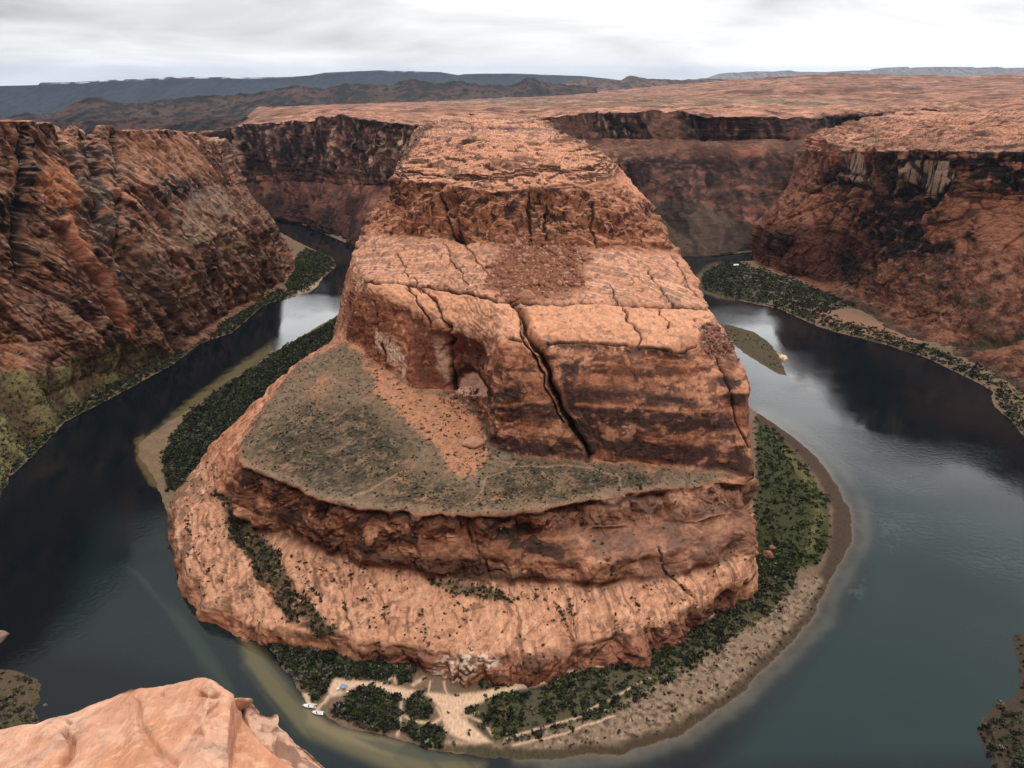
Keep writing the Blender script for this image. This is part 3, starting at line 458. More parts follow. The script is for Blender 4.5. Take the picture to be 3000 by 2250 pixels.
for pg, cc, aa in (([(110,470),(205,480),(235,600),(150,615),(110,560)], C(.50,.20,.10), .7), ([(340,395),(560,405),(600,470),(540,540),(430,500),(350,470)], C(.40,.18,.105), .65), ([(0,520),(40,530),(50,570),(0,590)], C(.5,.26,.17), .7),
                  ([(225,500),(300,480),(340,620),(350,760),(420,860),(400,900),(330,800),(280,680),(240,600)], C(.13,.105,.085), .75), ([(60,400),(105,400),(110,560),(90,700),(50,820),(40,600)], C(.045,.032,.032), .8), ([(235,370),(275,375),(300,500),(255,480)], C(.022,.02,.024), .9),
                  ([(440,520),(560,520),(620,560),(520,590),(440,570)], C(.045,.035,.035), .7), ([(560,560),(650,540),(700,600),(640,640),(560,620)], C(.36,.27,.21), .7), ([(500,600),(600,620),(720,760),(640,800),(560,730)], C(.33,.25,.19), .6),
                  ([(600,640),(690,660),(780,800),(720,830),(640,760)], C(.42,.26,.18), .7), ([(470,780),(600,800),(620,930),(560,960),(470,900)], C(.42,.22,.14), .65), ([(400,700),(470,720),(520,860),(470,960),(410,880)], C(.22,.15,.11), .6),
                  ([(60,600),(160,640),(200,780),(90,760),(30,700)], C(.30,.16,.10), .5), ([(30,860),(200,850),(260,960),(60,980)], C(.34,.20,.14), .6), ([(590,760),(640,740),(650,820),(600,840)], C(.035,.03,.03), .8)):
    col = lerp(col, cc, min(1., aa * 1.25) * polym(wpx, wpy, pg, 14) * P_(f2 + .4 * vs, -.38, .2))
lowr = polym(wpx, wpy, [(300,760),(640,560),(700,600),(860,760),(860,830),(620,980),(480,1040),(400,980)], 30); col = lerp(col, C(.40,.235,.155), .5 * lowr * sst(-.3, .3, f2))
col = lerp(col, C(.56,.22,.125), .9 * slab); col = lerp(col, C(.16,.052,.034), .9 * slabL * (1 - .75 * polym(wpx, wpy, [(215,640),(265,720),(330,850),(395,960),(360,900),(290,810),(235,720)], 6)))
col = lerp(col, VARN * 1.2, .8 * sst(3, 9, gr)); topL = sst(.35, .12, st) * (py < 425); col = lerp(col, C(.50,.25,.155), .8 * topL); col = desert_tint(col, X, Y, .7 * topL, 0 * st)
ff = fbm(X / 4, Y / 4, Z / 4, 4, off=90.); col = lerp(col, C(.20, .165, .075), .88 * tal); col = lerp(col, C(.29,.25,.115), .8 * tal * sst(.25, .7, rib + .3 * ff)); col = lerp(col, C(.15,.08,.055), .7 * tal * sst(.4, .1, rib + .3 * f2)); col = lerp(col, C(.07,.065,.035), .7 * tal * sst(.12, .25, ff))
col = lerp(col, C(.28,.16,.10), .7 * tal * sst(.05, .4, f2 - .5 * sst(1100, 1250, py)))
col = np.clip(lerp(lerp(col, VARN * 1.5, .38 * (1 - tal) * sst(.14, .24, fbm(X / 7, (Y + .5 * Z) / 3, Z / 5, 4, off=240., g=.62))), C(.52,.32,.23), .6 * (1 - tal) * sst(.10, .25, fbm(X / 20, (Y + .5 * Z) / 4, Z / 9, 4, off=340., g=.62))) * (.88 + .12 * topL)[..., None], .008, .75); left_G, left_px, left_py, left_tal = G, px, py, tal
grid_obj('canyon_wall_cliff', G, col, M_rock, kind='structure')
# ================================================================== BACK CANYON WALLS (left and right of the neck)
def wall_block(name, rows, U, subs, amp, tone, extra=None, slant=0.):
    G = loft(rows, U, subs, 1); n = normals(G); n *= np.sign(n[..., 2].mean()); px, py = project(G)
    X, Y, Z = G[..., 0], G[..., 1], G[..., 2]
    d, steep, j1, j2, zz = cliff_disp(G, n, amp * .8, amp, amp * .16, slant=slant, f=1/40., ky=.3)
    k = sst(420, 300, 0 * py + 1) ; top_ = sst(.5, .15, 1 - np.abs(n[..., 2]))
    b1, g1_, r1_ = blocks(X, Y, Z, 26, 95, 1, slant, 12., ky=.25); b2, g2_, r2_ = blocks(X, Y, Z, 11, 32, 5, slant, 6., ky=.3); d = d + (1 - top_) * (6 * b1 + 2.5 * b2 - 2 * g1_ - 1. * g2_)
    G[..., 0] += 14 * fbm(X / 60, Y / 60, Z / 120, 4, off=411.); G[..., 1] += 16 * fbm(X / 60, Y / 60, Z / 120, 4, off=511.); G[..., 2] += 5 * fbm(X / 70, Y / 70, 0 * Z, 4, off=611.) * sst(20, 80, Z)
    bk_ = top_ * sst(.0, 60., Z - 130); G = G + n * (d * (1 - .6 * top_))[..., None]; G[..., 2] += bk_ * ledges(X, Y, 3.2); N_ = normals(G); N_ *= np.sign(N_[..., 2].mean()); st = 1 - np.clip(N_[..., 2], 0, 1)
    f1 = fbm(X / 70, Y / 70, Z / 50, 4); f2 = fbm(X / 20, Y / 20, Z / 14, 4, off=9.); vs = fbm((X + slant * Z) / 11, Y / 11, Z / 110, 3, off=40.)
    hs = pn(zz * 0, zz / 9., X / 300.)
    col = lerp(np.broadcast_to(C(.20,.085,.060), X.shape + (3,)), C(.33,.15,.10), sst(-.2, .5, f1 + .3 * hs))
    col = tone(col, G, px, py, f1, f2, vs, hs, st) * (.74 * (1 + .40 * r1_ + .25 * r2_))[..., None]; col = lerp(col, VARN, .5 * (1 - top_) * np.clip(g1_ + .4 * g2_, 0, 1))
    col = lerp(col, C(.47,.235,.155), .9 * bk_); col = desert_tint(col, X, Y, bk_, st); col = np.clip(col, .008, .75)
    return grid_obj(name, G, col, M_rock, kind='structure'), G, px, py
def toneB(col, G, px, py, f1, f2, vs, hs, st):
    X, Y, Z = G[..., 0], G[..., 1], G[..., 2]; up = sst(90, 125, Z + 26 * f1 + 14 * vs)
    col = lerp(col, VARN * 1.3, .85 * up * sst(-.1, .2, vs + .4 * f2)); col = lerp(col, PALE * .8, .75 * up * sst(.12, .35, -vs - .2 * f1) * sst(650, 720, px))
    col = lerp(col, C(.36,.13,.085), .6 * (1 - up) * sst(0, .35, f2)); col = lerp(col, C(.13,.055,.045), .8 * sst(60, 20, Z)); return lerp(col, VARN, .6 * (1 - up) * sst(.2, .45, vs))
Bb = [
 [(0,'w',-1300,2500,90),(1,'w',-1000,2500,100),(1.6,'w',-800,2450,120),(2,'w',-700,2450,165),(4,'w',-500,2400,200),(6,'w',-100,2300,200)],
 [(0,'y',380,396,2150),(1,'y',560,393,2050),(1.6,'y',700,372,2000),(2,'y',791,358,1960),(3,'y',995,345,1850),(4,'y',1120,356,1760),(5,'y',1235,368,1680),(6,'y',1330,372,1640)],
 [(0,'y',380,440,2120),(1,'y',590,440,2020),(2,'y',800,440,1925),(3,'y',1000,440,1815),(5,'y',1235,440,1650),(6,'y',1330,440,1610)],
 [(0,'y',380,540,2090),(1,'y',640,540,1980),(2,'y',830,530,1885),(3,'y',1000,540,1765),(5,'y',1235,540,1610),(6,'y',1330,540,1570)],
 [(0,'z',500,620,6),(1,'z',720,628,5),(1.4,'z',768,636,5),(2,'z',881,652,5),(3,'z',1000,696,5),(3.4,'z',1040,718,5),(5,'z',1200,790,5),(6,'z',1330,800,5)],
 [(0,'z',500,625,-2),(1,'z',720,632,-2),(1.4,'z',768,640,-2),(2,'z',881,658,-2),(3,'z',1000,706,-2),(3.4,'z',1036,726,-2),(5,'z',1190,800,-2),(6,'z',1330,810,-2)],
]
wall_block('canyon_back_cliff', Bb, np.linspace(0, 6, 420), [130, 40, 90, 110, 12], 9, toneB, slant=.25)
def toneR(col, G, px, py, f1, f2, vs, hs, st):
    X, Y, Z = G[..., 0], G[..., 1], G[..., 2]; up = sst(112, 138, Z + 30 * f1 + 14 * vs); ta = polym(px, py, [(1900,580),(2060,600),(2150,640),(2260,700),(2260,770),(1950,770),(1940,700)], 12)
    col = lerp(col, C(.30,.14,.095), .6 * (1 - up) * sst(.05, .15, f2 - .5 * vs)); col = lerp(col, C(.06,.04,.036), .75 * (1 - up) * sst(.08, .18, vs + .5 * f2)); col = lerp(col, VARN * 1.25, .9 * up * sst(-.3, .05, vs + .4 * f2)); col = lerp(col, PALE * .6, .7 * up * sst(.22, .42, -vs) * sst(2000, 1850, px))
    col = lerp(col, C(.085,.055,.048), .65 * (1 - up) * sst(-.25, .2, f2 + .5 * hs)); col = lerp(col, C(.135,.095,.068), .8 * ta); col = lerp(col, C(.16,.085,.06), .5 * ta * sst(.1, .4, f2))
    col = lerp(col, C(.45,.17,.11), .8 * polym(px, py, [(2150,440),(2190,428),(2240,440),(2230,460),(2160,460)], 8)); return lerp(col, C(.40,.18,.12), .6 * linem(px, py, [(2060,560),(2200,548),(2330,560)], 7))
Rb = [
 [(0,'w',100,2500,205),(2,'w',500,2500,210),(4,'w',1000,2500,215),(6,'w',1800,2800,220),(7,'w',2400,2800,222)],
 [(0,'y',1560,352,1800),(.6,'y',1618,345,1780),(1,'y',1680,336,1780),(2,'y',1800,327,1800),(3,'y',1995,330,1760),(3.4,'y',2090,340,1730),(4,'y',2362,344,1850),(5,'y',2450,348,2000),(6,'y',2578,338,2300),(7,'y',2900,336,2500)],
 [(0,'y',1570,400,1770),(.6,'y',1640,400,1750),(1,'y',1700,410,1745),(2,'y',1810,405,1770),(3,'y',2000,410,1725),(4,'y',2362,410,1800),(5,'y',2450,410,1950),(6,'y',2600,400,2250),(7,'y',2900,390,2450)],
 [(0,'y',1580,470,1740),(1,'y',1720,475,1700),(2,'y',1820,478,1700),(3,'y',2010,480,1680),(4,'y',2362,460,1760),(5,'y',2450,460,1900),(6,'y',2600,450,2200),(7,'y',2900,440,2400)],
 [(0,'y',1600,600,1650),(1,'y',1740,585,1620),(2,'y',1830,575,1640),(3,'y',2010,585,1590),(3.4,'y',2120,590,1600),(4,'y',2340,560,1700),(5,'y',2450,550,1850),(6,'y',2600,540,2100),(7,'y',2900,530,2300)],
 [(0,'z',1650,700,4),(1,'z',1800,720,4),(2,'z',1900,738,3),(3,'z',2000,746,2),(3.4,'z',2100,744,2),(4,'z',2230,732,2),(5,'z',2400,715,2),(6,'z',2600,690,2),(7,'z',2900,680,2)],
 [(0,'o',0,-10,-3),(1,'o',0,-10,-3),(2,'o',0,-10,-3),(3,'o',0,-10,-3),(4,'o',0,-10,-3),(5,'o',0,-10,-3),(6,'o',0,-10,-3),(7,'o',0,-10,-3)],
]
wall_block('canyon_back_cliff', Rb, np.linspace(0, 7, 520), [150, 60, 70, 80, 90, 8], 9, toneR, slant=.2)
# ================================================================== RIGHT CANYON WALL
Dr = [
 [(0,'w',1000,2200,216),(1,'w',1100,2100,216),(2,'w',1250,2000,222),(3,'w',1400,1900,228),(4,'w',1600,1750,236),(5,'w',1900,1500,240),(7,'w',2200,1000,245)],
 [(0,'y',2500,364,1700),(1,'y',2452,372,1600),(2,'y',2560,374,1620),(3,'y',2700,376,1600),(4,'y',2800,374,1500),(5,'y',3050,372,1400),(7,'y',3600,372,1100)],
 [(0,'y',2460,385,1640),(1,'y',2388,406,1440),(1.6,'y',2440,426,1370),(2,'y',2479,440,1340),(2.5,'y',2540,442,1265),(3,'y',2601,438,1195),(3.5,'y',2680,436,1140),(4,'y',2741,440,1105),(5,'y',3000,438,1060),(7,'y',3600,430,860)],
 [(0,'y',2400,450,1650),(1,'y',2365,470,1438),(1.6,'y',2420,490,1364),(2,'y',2470,500,1335),(2.5,'y',2535,505,1258),(3,'y',2600,505,1188),(3.5,'y',2676,505,1133),(4,'y',2745,505,1098),(5,'y',3000,505,1052),(7,'y',3600,500,850)],
 [(0,'y',2330,530,1640),(1,'y',2316,557,1425),(2,'y',2440,572,1315),(2.5,'y',2520,575,1240),(3,'y',2600,575,1172),(4,'y',2760,575,1085),(5,'y',3000,590,1035),(7,'y',3600,600,830)],
 [(0,'y',2260,620,1630),(1,'y',2236,672,1400),(1.6,'y',2330,690,1310),(2,'y',2400,690,1290),(2.5,'y',2490,690,1222),(3,'y',2560,690,1160),(4,'y',2780,660,1055),(5,'y',3000,670,1010),(7,'y',3600,720,800)],
 [(0,'z',2240,700,6),(1,'z',2217,764,5),(1.6,'z',2326,802,6),(2,'z',2400,826,7),(2.5,'z',2462,825,16),(3,'y',2540,800,1125),(4,'y',2790,745,1025),(5,'y',3000,735,975),(7,'y',3600,850,760)],
 [(0,'z',2235,710,3),(1,'z',2214,772,3),(1.6,'z',2320,812,3),(2,'z',2400,845,4),(2.5,'z',2500,885,7),(3,'z',2620,925,11),(4,'z',2800,975,14),(5,'z',3000,1020,22),(7,'z',3600,1260,16)],
 [(0,'z',2230,715,-1),(1,'z',2210,780,-1),(1.6,'z',2320,822,-1),(2,'z',2400,860,-1),(2.5,'z',2500,905,-1),(3,'z',2600,985,-1),(4,'z',2800,1055,-1),(5,'z',3000,1180,-1),(7,'z',3600,1500,-1)],
]
U = np.concatenate([np.linspace(0, 1, 40, endpoint=False), np.linspace(1, 5.2, 620, endpoint=False), np.linspace(5.2, 7, 60)])
G = loft(Dr, U, [90, 140, 60, 70, 100, 90, 90, 70], 2); n = normals(G); n *= np.sign(n[..., 2].mean()); px, py = project(G)
X, Y, Z = G[..., 0], G[..., 1], G[..., 2]; d, steep, j1, j2, zz = cliff_disp(G, n, 8., 8., .9, slant=-.15, f=1/36., kx=.35)
wpx = px + 10 * fbm(X / 26, Y / 26, Z / 26, 3); wpy = py + 8 * fbm(X / 20, Y / 20, Z / 20, 3, off=30.)
pw = np.zeros_like(d)
for pg in ([(2478,446),(2542,450),(2543,510),(2500,512),(2480,490)], [(2650,470),(2780,470),(2800,520),(2740,570),(2700,560),(2660,530)], [(2470,510),(2545,515),(2560,530),(2500,535)]):
    pw = np.maximum(pw, polym(px, wpy, pg, 6))
fl_ = sst(.5, .15, 1 - np.abs(n[..., 2])); gr = np.zeros_like(d)
for ln, w, dep in [([(2545,490),(2560,600),(2548,700),(2560,790)], 7, 9), ([(2380,420),(2350,500)], 4, 5), ([(2650,440),(2700,520),(2690,560)], 9, 7), ([(2800,510),(2740,580),(2700,640)], 8, 6), ([(2930,530),(2980,560)], 6, 5), ([(2820,440),(2960,440),(3000,442)], 5, 4), ([(2380,532),(2480,532),(2560,560)], 6, 4), ([(2300,640),(2420,600),(2530,570)], 4, 3), ([(2835,560),(3000,572)], 4, 4)]:
    gr = np.maximum(gr, dep * linem(wpx, wpy, ln, w))
ta = polym(wpx, wpy, [(2440,835),(2500,800),(2620,770),(2780,740),(3100,760),(3100,1300),(2900,1150),(2700,1060),(2560,1000)], 22)
zt = Z + 3 * fbm(X / 80, Y / 80, Z / 60, 3) + .01 * X; pl = pn(zt * 0, zt / 2.6, X / 160) + .5 * pn(X / 70, zt / 1.2, Y / 70); tp = (py < 445) * 1.
d = d * (1 - .25 * ta) - 1.7 * gr + 1.6 * np.tanh(3 * pl) * tp + ta * (5 * fbm(X / 24, Y / 24, Z / 24, 5, .6, 3.) + 1.6 * np.abs(pn(X / 4, Y / 4, Z / 4)))
gul = linem(wpx, wpy, [(2780,1010),(2880,1012),(2960,1000),(3020,975)], 12); d -= 5 * gul
b1, g1_, r1_ = blocks(X, Y, Z, 20, 48, 1, -.15, 7., kx=.35); b2, g2_, r2_ = blocks(X, Y, Z, 8, 15, 5, -.12, 4., kx=.4); bw = (1 - .45 * ta) * (.35 + .65 * steep); d = d + bw * (5 * b1 + 2.2 * b2 - 2.2 * g1_ - 1.1 * g2_); d = d * (1 - .85 * pw); G[..., 1] += 7 * fbm(X / 40, Y / 40, Z / 70, 4, off=411.); G[..., 0] += 7 * fbm(X / 40, Y / 40, Z / 70, 4, off=511.)
led_ = 6 * fbm(X / 70, Y / 50, 0 * X, 4, off=44.); d = d + tp * (1 - steep) * (np.round(led_ / 1.6) * 1.6 + .2 * led_ + ledges(X, Y, 3.))
G = G + n * d[..., None]; N_ = normals(G); N_ *= np.sign(N_[..., 2].mean()); st = 1 - np.clip(N_[..., 2], 0, 1)
f1 = fbm(X / 50, Y / 50, Z / 40, 4); f2 = fbm(X / 14, Y / 14, Z / 10, 4, off=9.); vs = fbm(X / 6, Y / 6, Z / 90, 3, off=40.); hs = pn(zz * 0, zz / 7., X / 300.)
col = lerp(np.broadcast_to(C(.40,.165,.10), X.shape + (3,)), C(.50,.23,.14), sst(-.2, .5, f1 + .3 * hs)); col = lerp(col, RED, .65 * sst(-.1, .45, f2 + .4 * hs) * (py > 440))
col = col * (1 + .28 * bw * r1_ + .17 * bw * r2_)[..., None]; col = lerp(col, BROWN * .5, .5 * bw * np.clip(g1_ + .4 * g2_, 0, 1))
lo_ = polym(wpx, wpy, [(2240,670),(2400,650),(2560,700),(2560,850),(2420,840),(2210,775)], 20); col = lerp(col, C(.17,.055,.038), .85 * lo_)
vb = np.zeros_like(d)
for pg in ([(2400,510),(2460,480),(2540,470),(2560,540),(2480,560),(2380,555)], [(2570,450),(2700,440),(2820,470),(2800,540),(2700,580),(2620,560),(2590,520)], [(2560,560),(2660,520),(2800,520),(2760,590),(2700,640),(2720,720),(2790,760),(2740,810),(2640,800),(2570,740),(2550,640)],
           [(2820,430),(3100,440),(3100,560),(2940,570),(2850,540)], [(2640,740),(2700,700),(2790,700),(2800,800),(2700,830)], [(2440,760),(2510,740),(2530,800),(2470,820)], [(2240,690),(2290,680),(2300,740),(2250,750)], [(2480,600),(2560,610),(2560,680),(2500,660)], [(2840,620),(2880,600),(2860,720),(2820,700)]):
    vb = np.maximum(vb, polym(wpx, wpy, pg, 14))
col = lerp(col, VARN * .85, .93 * vb * sst(-.42, -.02, f2 + .35 * vs))
col = lerp(col, PALE * .82, .9 * pw * sst(-.12, .12, fbm(X / 7, Y / 7, Z / 200, 3, off=4., g=.6) + .06))
col = lerp(col, VARN, .8 * sst(2.5, 6, gr)); f4 = fbm(X / 5, Y / 5, Z / 5, 4, off=29., g=.6); col = lerp(col, C(.27,.10,.062), .75 * ta); col = lerp(col, C(.46,.22,.14), .7 * ta * sst(.12, .22, f2 + .3 * f1)); col = lerp(col, C(.09,.045,.035), .7 * ta * sst(.12, .22, -f2 + .4 * f4)); col = lerp(col, C(.50,.30,.21), .6 * ta * sst(.3, .4, f4)); col = lerp(col, C(.15,.12,.07), .6 * ta * sst(.2, .35, f4 - f1))
br = polym(wpx, wpy, [(2880,570),(3100,560),(3100,720),(2900,700),(2860,640)], 20); col = lerp(col, C(.44,.19,.115), .75 * br)
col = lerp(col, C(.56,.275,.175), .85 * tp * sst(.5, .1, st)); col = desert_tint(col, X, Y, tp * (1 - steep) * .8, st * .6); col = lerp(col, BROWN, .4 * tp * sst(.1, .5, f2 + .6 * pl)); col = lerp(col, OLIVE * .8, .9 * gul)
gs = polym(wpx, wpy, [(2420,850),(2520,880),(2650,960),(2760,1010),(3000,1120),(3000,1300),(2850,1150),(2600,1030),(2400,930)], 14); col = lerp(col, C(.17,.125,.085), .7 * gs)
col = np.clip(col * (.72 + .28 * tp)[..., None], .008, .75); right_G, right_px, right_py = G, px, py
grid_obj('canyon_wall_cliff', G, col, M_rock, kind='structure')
# ================================================================== PLATEAU to the horizon
Pr = [
 [(0,'w',-2500,2100,120),(2,'w',-1000,2100,130),(2.3,'y',640,392,2080),(2.6,'y',791,364,2030),(3,'y',995,350,1920),(4,'y',1235,372,1740),(4.4,'y',1300,378,1700),(4.8,'y',1420,378,1700),(5.4,'y',1560,380,1700),(5.7,'y',1618,350,1840),(6,'y',1800,332,1860),(7,'y',2090,345,1790),(8,'y',2362,349,1900),(9,'y',2578,343,2350),(9.5,'y',2720,372,1700),(10,'w',2000,1200,225),(11,'w',3500,1500,235)],
 [(0,'w',-2500,2400,90),(2,'w',-1000,2400,100),(2.3,'y',620,396,2400),(2.6,'y',780,352,2300),(3,'y',1000,338,2200),(4,'y',1250,352,2100),(4.8,'y',1420,348,2100),(5.7,'y',1618,336,2100),(6,'y',1800,322,2100),(7,'y',2090,331,2100),(8,'y',2362,336,2150),(9,'y',2650,335,2500),(9.5,'y',2850,350,2100),(10,'w',2200,1900,232),(11,'w',3600,2000,240)],
 [(0,'w',-3500,3300,60),(2,'w',-1300,3300,60),(2.3,'y',640,400,2900),(2.6,'y',780,330,2900),(3,'y',1000,322,2900),(4,'y',1250,320,2900),(5,'y',1500,312,2900),(6,'y',1800,304,2800),(7,'y',2090,308,2700),(8,'y',2362,312,2650),(9,'y',2700,310,2800),(10,'y',3000,312,2500),(11,'w',4500,3000,250)],
 [(0,'w',-4500,4500,-20),(2,'w',-1600,4500,0),(2.3,'y',660,400,3600),(2.6,'y',770,322,3600),(3,'y',1000,312,3900),(4,'y',1250,304,4200),(5,'y',1500,292,4500),(6,'y',1800,280,4200),(7,'y',2090,270,3800),(8,'y',2362,266,3500),(9,'y',2700,268,3500),(10,'y',3000,270,3400),(11,'w',6000,4000,270)],
 [(0,'w',-7000,6500,-150),(2,'w',-2100,6500,-140),(2.3,'y',680,390,5000),(2.6,'y',760,318,5000),(3,'y',1000,306,5500),(4,'y',1250,296,6500),(5,'y',1500,284,7500),(6,'y',1750,270,7500),(7,'y',2040,244,6500),(7.3,'y',2144,236,6200),(8,'y',2330,222,5700),(8.4,'y',2470,216,5500),(9,'y',2640,219,5400),(9.5,'y',2830,225,5300),(10,'y',2960,218,5200),(11,'w',8000,6000,300)],
 [(0,'w',-9000,11000,-500),(2,'w',-3500,11000,-500),(3,'w',-1600,11000,-300),(5,'w',0,12000,-200),(6,'w',1000,12000,-100),(7,'w',2000,9500,120),(8,'w',2800,8500,120),(9,'w',3500,8000,120),(10,'w',4500,8000,120),(11,'w',12000,9000,120)],
]
U = np.linspace(0, 11, 700); G = loft(Pr, U, [120, 150, 150, 150, 40], 2); px, py = project(G); X, Y, Z = G[..., 0].copy(), G[..., 1], G[..., 2].copy()
f0 = fbm(X / 420, Y / 900, 0 * X, 5); f1 = fbm(X / 130, Y / 240, 0 * X, 4, off=3.); f2 = fbm(X / 40, Y / 90, 0 * X, 3, off=8.)
q = 2.4 * f1 + 1.2 * f2 + 2 * f0; led = np.round(q * 2) / 2 * .75 + q * .25
sc = sst(1800, 2200, Y); hum = sst(3300, 5000, Y)
nr_ = sst(1700, 1850, Y) * (1 - sc) ; l2 = 9 * fbm(X / 90, Y / 70, 0 * X, 4, off=71.); G[..., 2] += (nr_ + sc) * ledges(X, Y, 3.2) + sc * 1.2 * led + hum * (7 * f0 + 4 * np.abs(f1))
N_ = normals(G); N_ *= np.sign(N_[..., 2].mean()); st = 1 - np.clip(N_[..., 2], 0, 1)
col = lerp(np.broadcast_to(C(.46,.22,.145), X.shape + (3,)), C(.36,.16,.105), sst(-.2, .4, f1)); col = lerp(col, C(.54,.27,.18), .6 * sst(.1, .5, f0 + .4 * f2))
grn = polym(px + 40 * f1, py + 4 * f2, [(1480,300),(1700,290),(1950,282),(2250,285),(2600,300),(2900,330),(2500,330),(2100,318),(1700,318),(1480,318)], 10)
grn2 = polym(px + 30 * f1, py + 2 * f2, [(1250,298),(1380,288),(1600,284),(1660,290),(1500,302),(1350,306)], 5)
col = lerp(col, C(.26,.205,.135), .85 * grn); col = lerp(col, C(.19,.195,.15), .9 * grn2)
dkt = polym(px, py + 2 * f2, [(2220,232),(2330,218),(2470,210),(2620,212),(2760,222),(2620,226),(2400,227)], 3); col = lerp(col, C(.075,.06,.055), .85 * dkt)
sk = fbm(X / 330, Y / 120, 0 * X, 5, off=55., g=.6); sk2 = fbm(X / 120, Y / 50, 0 * X, 4, off=155., g=.6); col = lerp(col, C(.25,.12,.085), .75 * sst(.06, .18, sk)); col = lerp(col, C(.14,.07,.052), .75 * sst(.22, .30, sk2 + .3 * sk)); col = lerp(col, C(.58,.32,.22), .6 * sst(.12, .25, -sk))
col = desert_tint(col, X * .28, Y * .5, .8 * sst(6500, 5000, Y), 0 * st)
col = lerp(col, C(.14,.065,.05), .8 * sst(.25, .5, f1 + .5 * f2 - .2 * (1 - hum))); col = lerp(col, C(.12,.06,.045), .7 * sst(.03, .16, st) * hum)
for lx in ([(2480,262),(2600,258),(2700,262)], [(2130,272),(2260,268)], [(2360,272),(2500,268)]): col = lerp(col, C(.11,.05,.04), .8 * linem(px + 10 * f1, py + 5 * f2, lx, 5))
col = lerp(col, C(.30,.17,.125), .35 * sst(2200, 3800, Y)); plat = (G, px, py, grn)
grid_obj('plateau_ground', G, np.clip(col, .008, .75), M_far, kind='structure')
# ================================================================== far hills and mesas
def range_obj(name, crest, base, Yc, depth, col0, col1, nU=900, nv=40, rough=6., cliff=.0, snow=None, jag=1., drop=200., mat=None):
    xs = np.array([c[0] for c in crest], float); U = np.linspace(xs[0], xs[-1], nU)
    cy = np.interp(U, xs, [c[1] for c in crest]); by = np.interp(U, [b[0] for b in base], [b[1] for b in base])
    Yk = np.interp(U, [0, 3000], Yc); top = np.array([Py(u, y, k) for u, y, k in zip(U, cy, Yk)]); bot = np.array([Py(u, y, k - depth) for u, y, k in zip(U, by, Yk)])
    t = np.linspace(0, 1, nv)[:, None, None]; prof = t if not cliff else np.where(t < .12, t * .25 / .12 * .2, .05 + (t - .12) / .88 * .95)
    Gf = top[None] * (1 - t) + bot[None] * t; Gf[..., 2] = top[None, :, 2] * (1 - t[..., 0] ** (.8 if cliff else 1.1)) + bot[None, :, 2] * t[..., 0] ** (.8 if cliff else 1.1)
    tb = np.linspace(1, 0, 16, endpoint=False)[:, None]; back = top[None] + np.stack([0 * tb + 0 * U, tb * depth * 1.2 + 0 * U, -tb ** 1.5 * drop + 0 * U], -1)
    Gf = np.concatenate([back, Gf], 0); X, Y, Z = Gf[..., 0], Gf[..., 1], Gf[..., 2]; v = np.concatenate([-tb[:, 0], t[:, 0, 0]])[:, None] + 0 * X
    s = depth / 10; a = fbm(X / s / 2.5, Y / s / 4, Z / s / 8, 5); b2 = pn(X / s / .9, 0 * Y, 0 * Z)
    w = np.sin(np.clip(v, 0, 1) * math.pi) ** .6
    a2 = fbm(X / s * 1.6, Y / s * 1.2, 0 * Z, 4, off=27.); Gf[..., 2] += rough * jag * (a + .4 * a2 * (0 if cliff else 1)) * (1 - w * .2) * sst(1, .6, v); Gf[..., 1] += w * depth * (.05 if cliff else .14) * (a + .7 * ridge(b2, 2) - .3)
    h = (Gf[..., 2] - bot[None, :, 2]) / np.maximum(top[None, :, 2] - bot[None, :, 2], 1)
    a2 = fbm(X / s * 1.6, Y / s, Z / s * (.4 if cliff else 3), 4, off=17., g=.6); cl = lerp(np.broadcast_to(col0, X.shape + (3,)), col1, sst(-.12, .12, .6 * a + .6 * a2)); cl = lerp(cl, col1 * .5, .7 * sst(.1, .2, a2 - .3 * a)); cl = cl * (1 + .5 * a2)[..., None]
    if snow is not None:
        sn = (v >= 0) * sst(.90, .97, h) * sst(-.1, .25, fbm(X / s, Y / s, Z / 40, 3) + .12) * snow(U)[None, :]; cl = lerp(cl, C(.8, .82, .85), .6 * sn)
    return grid_obj(name, Gf, np.clip(cl, .01, .85), mat or M_far, kind='structure')
range_obj('dark_hills', [(-500,352),(0,345),(100,338),(156,330),(195,314),(224,303),(271,290),(300,295),(319,304),(370,302),(434,297),(500,296),(556,291),(610,283),(680,282),(746,279),(800,266),(861,255),(900,258),(936,265),(990,256),(1044,249),(1100,252),(1153,251),(1185,240),(1200,236),(1230,239),(1288,246),(1350,244),(1420,252),(1492,254),(1530,240),(1547,232),(1570,236),(1595,243),(1650,250),(1750,258)],
          [(-500,460),(600,400),(780,345),(1000,318),(1250,303),(1750,290)], (4300, 8500), 900, C(.15,.085,.065), C(.045,.034,.034), rough=30)
range_obj('dark_hills', [(-500,420),(0,380),(150,372),(250,352),(340,345),(470,348),(560,345),(640,342),(760,350),(820,345),(900,355)], [(-500,520),(900,420)], (2900, 3400), 500, C(.15,.075,.055), C(.035,.026,.028), rough=22, nU=500)
range_obj('rocky_hills', [(1480,260),(1600,250),(1660,240),(1703,229),(1730,226),(1750,238),(1785,232),(1820,236),(1846,223),(1865,226),(1893,231),(1934,230),(2000,238),(2063,229),(2144,234),(2300,236),(2500,240)], [(1480,290),(2500,290)], (8000, 11000), 1200, C(.26,.15,.115), C(.12,.075,.065), rough=16, nU=700)
